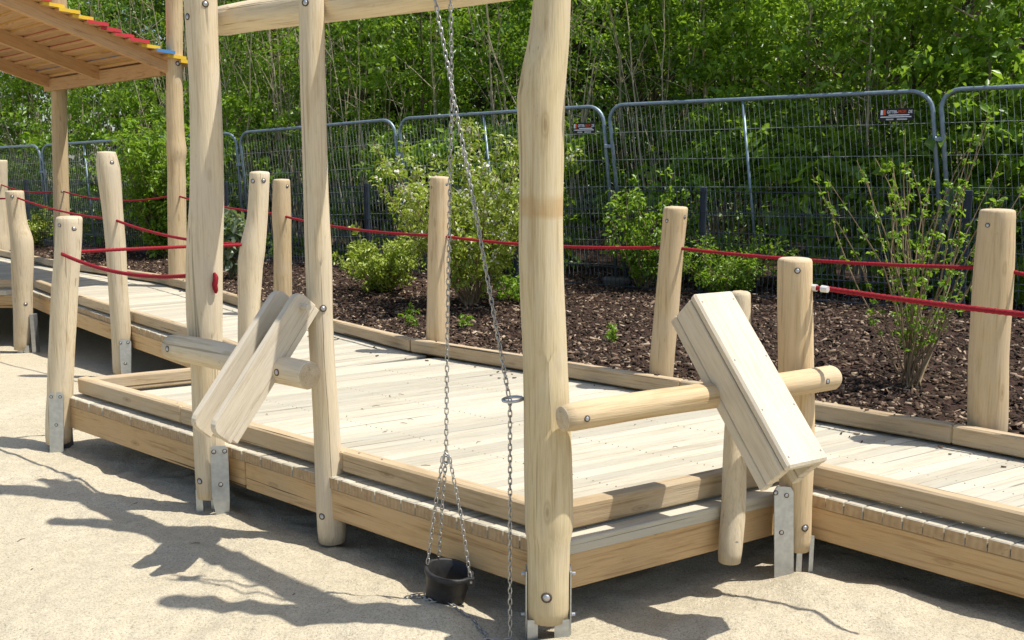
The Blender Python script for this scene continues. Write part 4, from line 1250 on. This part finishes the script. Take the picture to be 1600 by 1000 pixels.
def fence_sign(pi, u0, v0, u1, v1, label):
    fo, pp, L, dh = PANELS[pi]
    b = math.degrees(math.atan2(dh.x, dh.y)); base = pp(0, 0) - fnn * 0.035
    a = hit(u0, v0, base, b); c = hit(u1, v1, base, b)
    w = math.hypot(c.x - a.x, c.y - a.y); hgt = a.z - c.z
    up = Vector((-dh.x * 0.1, -dh.y * 0.1, 1)).normalized()
    n = dh.cross(Vector((0, 0, 1))).normalized()
    if n.y > 0: n = -n
    org = Vector((a.x, a.y, c.z))
    so = empty('fence_sign', org, label, 'sign', 'black signs on the fence')
    X = frame(org, x=dh); m = MB(); m.box((0, -0.003, 0), (w, 0.003, hgt), ch=0.001); m.build('sign_board', SIGN_K, so, X, world=False)
    def T(s, fx, fy, size, mat, sx): return text(s, size * hgt, org + dh * (w * fx) + Vector((0, 0, hgt * fy)) + n * 0.0045, dh, Vector((0, 0, 1)), mat, so, sx)
    T('GITTER-', 0.22, 0.60, 0.34, SIGN_W, 0.78 * w / hgt / 3.0); T('PROFI', 0.545, 0.60, 0.34, SIGN_O, 0.80 * w / hgt / 3.0); T('.DE', 0.83, 0.60, 0.34, SIGN_W, 0.80 * w / hgt / 3.0)
    def bar(x0, x1, y0, y1, mat, nm='print_bar'):
        m = MB(); m.box((w * x0, -0.0046, hgt * y0), (w * x1, -0.0036, hgt * y1)); m.build(nm, mat, so, X, world=False)
    bar(0.03, 0.10, 0.48, 0.88, SIGN_W, 'logo'); bar(0.105, 0.18, 0.48, 0.92, SIGN_O, 'logo')
    bar(0.27, 0.88, 0.42, 0.50, SIGN_W); bar(0.03, 0.94, 0.27, 0.35, SIGN_W)
    bar(0.2, 0.42, 0.06, 0.17, GALV); bar(0.52, 0.82, 0.06, 0.17, GALV)
    return so
fence_sign(1, 1375, 170, 1427, 188, 'black sign with white and orange lettering on the right fence panel')
fence_sign(2, 896, 192, 930, 208, 'smaller black sign beside the near post on the fence')

# ------------------------------------------------------------------ foliage
def leaves(C, A, N, Lr, Wr, fold=0.25, fine=False):
    """C centres, A axis, N rough normals (n,3)"""
    n = len(C)
    A = A / (np.linalg.norm(A, axis=1, keepdims=True) + 1e-9)
    S = np.cross(N, A); S /= (np.linalg.norm(S, axis=1, keepdims=True) + 1e-9)
    N = np.cross(A, S)
    Lr = Lr[:, None]; Wr = Wr[:, None]
    if not fine:
        V = np.stack([C - A * Lr * 0.5, C + S * Wr * 0.5 + N * Wr * fold - A * Lr * 0.06, C + A * Lr * 0.5 - N * Lr * 0.10, C - S * Wr * 0.5 + N * Wr * fold - A * Lr * 0.06], 1).reshape(-1, 3)
        b = np.arange(n)[:, None] * 4
        T = np.concatenate([b + [0, 1, 2], b + [0, 2, 3]], 1).reshape(-1, 3)
    else:
        V = np.stack([C - A * Lr * 0.5, C - A * Lr * 0.22 + S * Wr * 0.40 + N * Wr * fold, C + A * Lr * 0.16 + S * Wr * 0.46 + N * Wr * fold, C + A * Lr * 0.5 - N * Lr * 0.14,
                      C + A * Lr * 0.16 - S * Wr * 0.46 + N * Wr * fold, C - A * Lr * 0.22 - S * Wr * 0.40 + N * Wr * fold], 1).reshape(-1, 3)
        b = np.arange(n)[:, None] * 6
        T = np.concatenate([b + [0, 1, 2], b + [0, 2, 3], b + [0, 3, 4], b + [0, 4, 5]], 1).reshape(-1, 3)
    return V, T
def clumps(cen, per, rad, L, aspect=0.55, droop=0.25, flat=0.55, fine=False):
    """cen (k,3) clump centres -> leaf mesh arrays"""
    k = len(cen)
    cnt = np.maximum(3, rng.poisson(per, k)); idx = np.repeat(np.arange(k), cnt); n = len(idx)
    D = rng.normal(size=(n, 3)); D /= np.linalg.norm(D, axis=1, keepdims=True)
    rr = (rad * rng.uniform(0.6, 1.3, k))[idx] * rng.random(n) ** 0.5
    P = D * rr[:, None]; P[:, 2] *= flat
    C = cen[idx] + P
    A = D + rng.normal(size=(n, 3)) * 0.6; A[:, 2] -= droop
    tilt = rng.normal(size=(k, 3)) * 0.45; tilt[:, 2] += 1
    N = tilt[idx] + rng.normal(size=(n, 3)) * 0.55
    Ls = L * rng.uniform(0.55, 1.25, n)
    return leaves(C, A, N, Ls, Ls * aspect * rng.uniform(0.8, 1.2, n), 0.2, fine)
def merge(parts):
    V, T, b = [], [], 0
    for v, t in parts: V.append(v); T.append(t + b); b += len(v)
    return np.concatenate(V), np.concatenate(T)
def stem_path(base, top, bow, n=9, wob=0.03, seed=0):
    base, top = Vector(base), Vector(top); out = []
    side = Vector((random.uniform(-1, 1), random.uniform(-1, 1), 0)).normalized() * bow
    for k in range(n + 1):
        t = k / n
        out.append(base.lerp(top, t) + side * math.sin(math.pi * t) + Vector((noise.noise((t * 4, seed, 1)), noise.noise((t * 4, seed, 5)), 0)) * wob * (t > 0))
    return out
def gnd(p):
    return 0.37
# --- thicket mass behind the fences
def thicket(name, n_cl, off0, off1, z0, z1, per, rad, L, mat, label, thr=0.0, ns=0.9, t0=-13.5, t1=7.0, seed=0, tpow=1.0):
    cs = []
    tries = 0
    while len(cs) < n_cl and tries < n_cl * 60:
        tries += 1
        t = random.uniform(t0, t1); of = off0 + (off1 - off0) * random.random(); z = z0 + (z1 - z0) * random.random() ** tpow
        p = fpt(t, of, z)
        if not in_view(p, 130): continue
        if noise.noise((p.x * ns + seed, p.y * ns, p.z * ns * 1.1)) < thr: continue
        cs.append(tuple(p))
    V, T = clumps(np.array(cs), per, rad, L)
    o = fast(name, V, T, mat, fr=frame(fpt(-2, (off0 + off1) / 2, 0.4)))
    tag(o, label, 'foliage', kind='stuff')
    return o
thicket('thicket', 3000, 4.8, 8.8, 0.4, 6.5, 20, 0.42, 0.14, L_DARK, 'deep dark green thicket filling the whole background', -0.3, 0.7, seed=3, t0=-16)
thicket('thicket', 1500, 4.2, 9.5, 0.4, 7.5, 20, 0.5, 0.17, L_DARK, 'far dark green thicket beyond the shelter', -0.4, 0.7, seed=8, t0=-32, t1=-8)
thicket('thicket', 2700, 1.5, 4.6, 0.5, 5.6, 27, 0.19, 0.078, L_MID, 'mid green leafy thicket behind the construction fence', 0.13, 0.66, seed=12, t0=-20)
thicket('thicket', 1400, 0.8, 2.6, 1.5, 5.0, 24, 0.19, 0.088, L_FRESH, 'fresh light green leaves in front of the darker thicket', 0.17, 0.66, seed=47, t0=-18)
thicket('undergrowth', 1450, 0.55, 1.7, 0.4, 2.1, 22, 0.18, 0.095, L_FRESH, 'low leafy undergrowth pushing against the fence mesh', 0.06, 1.3, seed=22, t0=-16)
thicket('undergrowth', 330, 0.5, 1.0, 0.45, 1.9, 11, 0.18, 0.15, L_FRESH, 'broad-leaved undergrowth behind the right fence panels', -0.05, 1.5, seed=30, t0=1.2, t1=6.0)
# unseen leaf layer added overhead to shade the inside of the thicket
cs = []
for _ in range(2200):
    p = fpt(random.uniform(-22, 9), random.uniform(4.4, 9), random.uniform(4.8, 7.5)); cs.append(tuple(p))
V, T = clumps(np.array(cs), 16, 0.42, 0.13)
tag(fast('canopy', V, T, L_DARK, fr=frame(fpt(-2, 5, 5))), 'added leaf layer above the view that shades the thicket', 'foliage', kind='stuff')

# --- trees one can tell apart by their stems
def tree(base, top, r, bow, label, mat_l, mat_b, crown_n, crown_r, L, z0=0.45, limbs=7, per=22, group='young trees behind the fence', name='young_tree', fine=False, spread=None, clr=0.2):
    b = Vector(base); t = Vector(top)
    e = empty(name, b, label, 'tree', group)
    path = stem_path(b, t, bow, 12, 0.06, random.random() * 90)
    m = MB(); m.tube(path, [r * (1 - 0.75 * k / 12) for k in range(13)], 7)
    tips = []
    for q in range(limbs):
        f = z0 + (1 - z0) * (q + random.random()) / limbs
        i = min(11, int(f * 12)); s = path[i]
        an = random.uniform(0, 6.28); ln = crown_r * random.uniform(0.6, 1.15) * (1.15 - 0.5 * f)
        d = Vector((math.cos(an), math.sin(an), random.uniform(0.25, 0.9)))
        pts = [s + d * ln * k / 4 + Vector((0, 0, -0.12 * ln * (k / 4) ** 2)) for k in range(5)]
        m.tube(pts, [r * 0.42 * (1 - 0.8 * k / 4) for k in range(5)], 5, cap=False)
        tips += pts[1:]
    m.build('trunk', mat_b, e, smooth=True)
    tips += path[int(12 * z0) + 1:]
    cs = []
    for _ in range(crown_n):
        p = random.choice(tips) + Vector((random.gauss(0, 1), random.gauss(0, 1), random.gauss(0, 0.8))) * (spread if spread is not None else crown_r * 0.28)
        cs.append(tuple(p))
    V, T = clumps(np.array(cs), per, clr, L, fine=fine)
    fast('crown', V, T, mat_l, e)
    return e
def st(u, v, off):                          # foot of a tree: fence line plus offset seen at picture column u
    P = hit(u, v, fpt(0, off, 0), math.degrees(math.atan2(fd.x, fd.y))); return Vector((P.x, P.y, 0.36))
def tp(u, v, off): return hit(u, v, fpt(0, off, 0), math.degrees(math.atan2(fd.x, fd.y)))
TREES = [
 ((1310, 470, 1.3), (1365, -60, 1.2), 0.022, 0.28, 'slim pale stem arching right above the signed fence panel', L_FRESH, B_PALE, 60, 0.7, 0.085),
 ((1240, 470, 1.5), (1215, -80, 1.4), 0.030, 0.10, 'upright tan stem with fresh leaves left of the arching stem', L_FRESH, B_PALE, 150, 0.9, 0.085),
 ((1130, 470, 1.6), (1095, -90, 1.4), 0.026, 0.08, 'thin stem rising behind the middle tube of the signed panel', L_MID, B_PALE, 110, 0.8, 0.075),
 ((1190, 470, 2.2), (1150, -90, 2.2), 0.036, 0.06, 'brown stem in a bundle of dry stems above the fence', L_FRESH, B_DARK, 110, 0.9, 0.08),
 ((985, 460, 1.8), (940, -80, 1.9), 0.028, 0.12, 'forked pale stem just right of the near post', L_MID, B_PALE, 110, 0.8, 0.07),
 ((1035, 460, 2.6), (1010, -80, 2.6), 0.034, 0.06, 'darker trunk standing deep behind the forked stem', L_DARK, B_DARK, 120, 0.9, 0.075),
 ((1420, 470, 1.8), (1430, -90, 1.6), 0.032, 0.06, 'dark stem behind the black sign with overhanging leaves', L_FRESH, B_DARK, 150, 0.9, 0.095),
 ((1540, 480, 1.2), (1560, -110, 1.0), 0.030, 0.10, 'large-leaved bright tree overhanging the right edge', L_FRESH, B_PALE, 190, 0.9, 0.105),
 ((830, 450, 1.8), (770, -80, 1.8), 0.026, 0.10, 'leaning stem behind the chains and the blossoming bush', L_MID, B_PALE, 130, 0.8, 0.07),
 ((640, 440, 1.6), (660, -90, 1.7), 0.028, 0.08, 'bright bushy tree between slim post and chains', L_FRESH, B_DARK, 220, 0.9, 0.07),
 ((560, 440, 2.0), (560, -90, 2.0), 0.030, 0.08, 'leafy tree right behind the slim post', L_MID, B_DARK, 170, 0.9, 0.07),
 ((420, 430, 1.6), (430, -70, 1.6), 0.028, 0.08, 'leafy tree between the left tall post and slim post', L_FRESH, B_DARK, 200, 0.9, 0.065),
 ((300, 420, 2.0), (360, -80, 2.0), 0.03, 0.08, 'dark leafy tree behind the left tall post', L_MID, B_DARK, 150, 0.9, 0.065),
 ((205, 420, 1.9), (225, -40, 1.9), 0.026, 0.06, 'thin white stem seen below the shelter roof near its right post', L_MID, B_PALE, 60, 0.7, 0.065),
 ((157, 420, 1.5), (155, -40, 1.4), 0.022, 0.05, 'thin white stem in the middle under the shelter roof', L_MID, B_PALE, 50, 0.6, 0.06),
 ((40, 420, 1.4), (50, -20, 1.4), 0.03, 0.06, 'grey-green tree at the left edge beside the shelter', L_FRESH, B_DARK, 160, 1.0, 0.07),
]
for (u, v, o1), (u2, v2, o2), r, bow, lab, ml, mb_, cn, cr, L in TREES:
    tree(st(u, v, o1), tp(u2, v2, o2), r, bow, lab, ml, mb_, cn, cr, L, z0=0.35 if cn > 100 else 0.55)
# loose dry stems inside the thicket, too many to tell apart
m = MB()
for _ in range(46):
    b0 = fpt(random.uniform(-15, 6), random.uniform(0.9, 3.0), 0.38)
    ht = random.uniform(2.6, 5.2)
    for q in range(random.randint(4, 9)):
        b = b0 + Vector((random.gauss(0, 0.10), random.gauss(0, 0.10), 0)); top = b + Vector((random.gauss(0, 0.45), random.gauss(0, 0.35), ht * random.uniform(0.7, 1.1)))
        r = random.uniform(0.006, 0.020)
        path = stem_path(b, top, random.uniform(0, 0.22), 9, 0.06, random.random() * 99)
        m.tube(path, [r * (1 - 0.75 * k / 9) for k in range(10)], 5, cap=False)
        for w in range(4):                                   # side twigs
            k = random.randint(3, 8); d = Vector((random.gauss(0, 1), random.gauss(0, 1), random.uniform(0.5, 1.6))).normalized() * random.uniform(0.25, 0.7)
            m.tube([path[k], path[k] + d * 0.5 + Vector((0, 0, 0.02)), path[k] + d], [r * 0.4, r * 0.3, r * 0.12], 4, cap=False)
tag(m.build('dry_stems', B_PALE, None, frame(fpt(-2, 2, 0.4)), smooth=True), 'tangle of thin pale stems inside the thicket', 'stems', kind='stuff')

# --- shrubs in the planting bed
def shrub(name, base, label, n_stem, height, spread, mat_l, per, L, clr, leafz=0.3, r=0.008, flowers=0, fine=True, dens=7, lean=(0, 0), mat_b=None, aspect=0.5):
    b = Vector(base); e = empty(name, b, label, 'shrub')
    m = MB(); cs = []; fl = []
    for q in range(n_stem):
        an = 6.28 * (q + random.random()) / n_stem; sp = spread * random.uniform(0.25, 1.0)
        h = height * random.uniform(0.65, 1.05) * (1 - 0.22 * sp / spread)
        top = b + Vector((math.cos(an) * sp + lean[0] * h, math.sin(an) * sp + lean[1] * h, h))
        path = stem_path(b + Vector((random.uniform(-.05, .05), random.uniform(-.05, .05), -0.02)), top, random.uniform(0.0, 0.08) * height, 10, 0.03, random.random() * 99)
        m.tube(path, [r * random.uniform(0.8, 1.2) * (1 - 0.72 * k / 10) for k in range(11)], 5, cap=False)
        for k in range(dens):
            f = leafz + (1 - leafz) * (k + random.random()) / dens
            i = f * 10; j = min(9, int(i)); p = path[j].lerp(path[j+1], i - j)
            d = Vector((random.gauss(0, 1), random.gauss(0, 1), random.gauss(0.2, 0.6))).normalized() * random.uniform(0.3, 1.0) * clr * 1.7
            if d.length > 0.04: m.tube([p, p + d * 0.5 + Vector((0, 0, 0.01)), p + d], [r * 0.35, r * 0.25, r * 0.15], 4, cap=False)
            cs += [tuple(p + d), tuple(p + d * 0.5)]
            if flowers and f > 0.45 and random.random() < flowers: fl.append(tuple(p + d + Vector((0, 0, random.uniform(0, 0.05)))))
    m.build('stems', mat_b or B_TWIG, e, smooth=True)
    V, T = clumps(np.array(cs), per, clr, L, aspect, 0.1, 0.8, fine)
    fast('foliage', V, T, mat_l, e)
    if fl:
        V, T = clumps(np.array(fl), 7, 0.045, 0.032, 0.8, 0, 1.2, False)
        fast('blossoms', V, T, PETAL, e)
    return e
def bedpt(u, v):
    P = at(u, v, 0.37); return Vector((P.x, P.y, 0.36))
shrub('blossoming_bush', bedpt(735, 475), 'tall yellow-green bush with white blossoms behind the chains', 34, 1.72, 1.0, L_YEL, 11, 0.05, 0.085, 0.25, 0.009, 0.9, dens=13)
shrub('low_bush', bedpt(600, 452), 'low yellow-green bush on the mulch left of the tan post', 26, 0.60, 0.66, L_YEL, 12, 0.046, 0.075, 0.15, 0.006, 0, dens=8)
shrub('low_bush', bedpt(1135, 462), 'dense green bush behind the tipped trough', 30, 0.66, 0.72, L_FRESH, 11, 0.036, 0.085, 0.1, 0.006, 0, dens=9)
shrub('tall_bush', bedpt(1005, 452), 'upright light green bush left of the leaning back post', 16, 1.3, 0.62, L_FRESH, 9, 0.055, 0.09, 0.2, 0.008, 0, dens=9)
shrub('sparse_shrub', bedpt(1425, 597), 'sparse shrub of bare upright stems with small leaves', 30, 1.66, 0.74, L_FRESH, 2.8, 0.032, 0.024, 0.2, 0.0064, 0, dens=10, mat_b=B_TWIG)
shrub('leafy_bush', bedpt(238, 402) + Vector((0.1, 0.25, 0)), 'bright green tall bush beside the right shelter post', 38, 2.05, 0.80, L_FRESH, 15, 0.072, 0.14, 0.1, 0.009, 0, dens=10)
shrub('low_bush', bedpt(50, 385), 'small yellow-green bush behind the far left posts', 16, 0.62, 0.55, L_YEL, 10, 0.05, 0.09, 0.1, 0.006, 0, dens=7)
shrub('broad_leaf_plant', bedpt(365, 432), 'plant with dark leaves and pale undersides beside the left tall post', 9, 0.85, 0.35, L_SILV, 5, 0.10, 0.10, 0.2, 0.007, 0, dens=6, aspect=0.6)
shrub('low_bush', bedpt(800, 468), 'light green sprigs at the foot of the blossoming bush', 9, 0.34, 0.3, L_FRESH, 7, 0.045, 0.06, 0.2, 0.005, 0, dens=5)
for u, v, lab in ((640, 507, 'tiny green seedling on the mulch left of the tan post'), (642, 490, 'second tiny seedling behind the first one on the mulch'), (957, 528, 'small weed on the mulch right of the near post'), (725, 505, 'yellow-green sprig on the mulch right of the tan post')):
    shrub('seedling', bedpt(u, v), lab, 4, 0.09, 0.06, L_FRESH, 4, 0.035, 0.03, 0.2, 0.002, 0, dens=2)
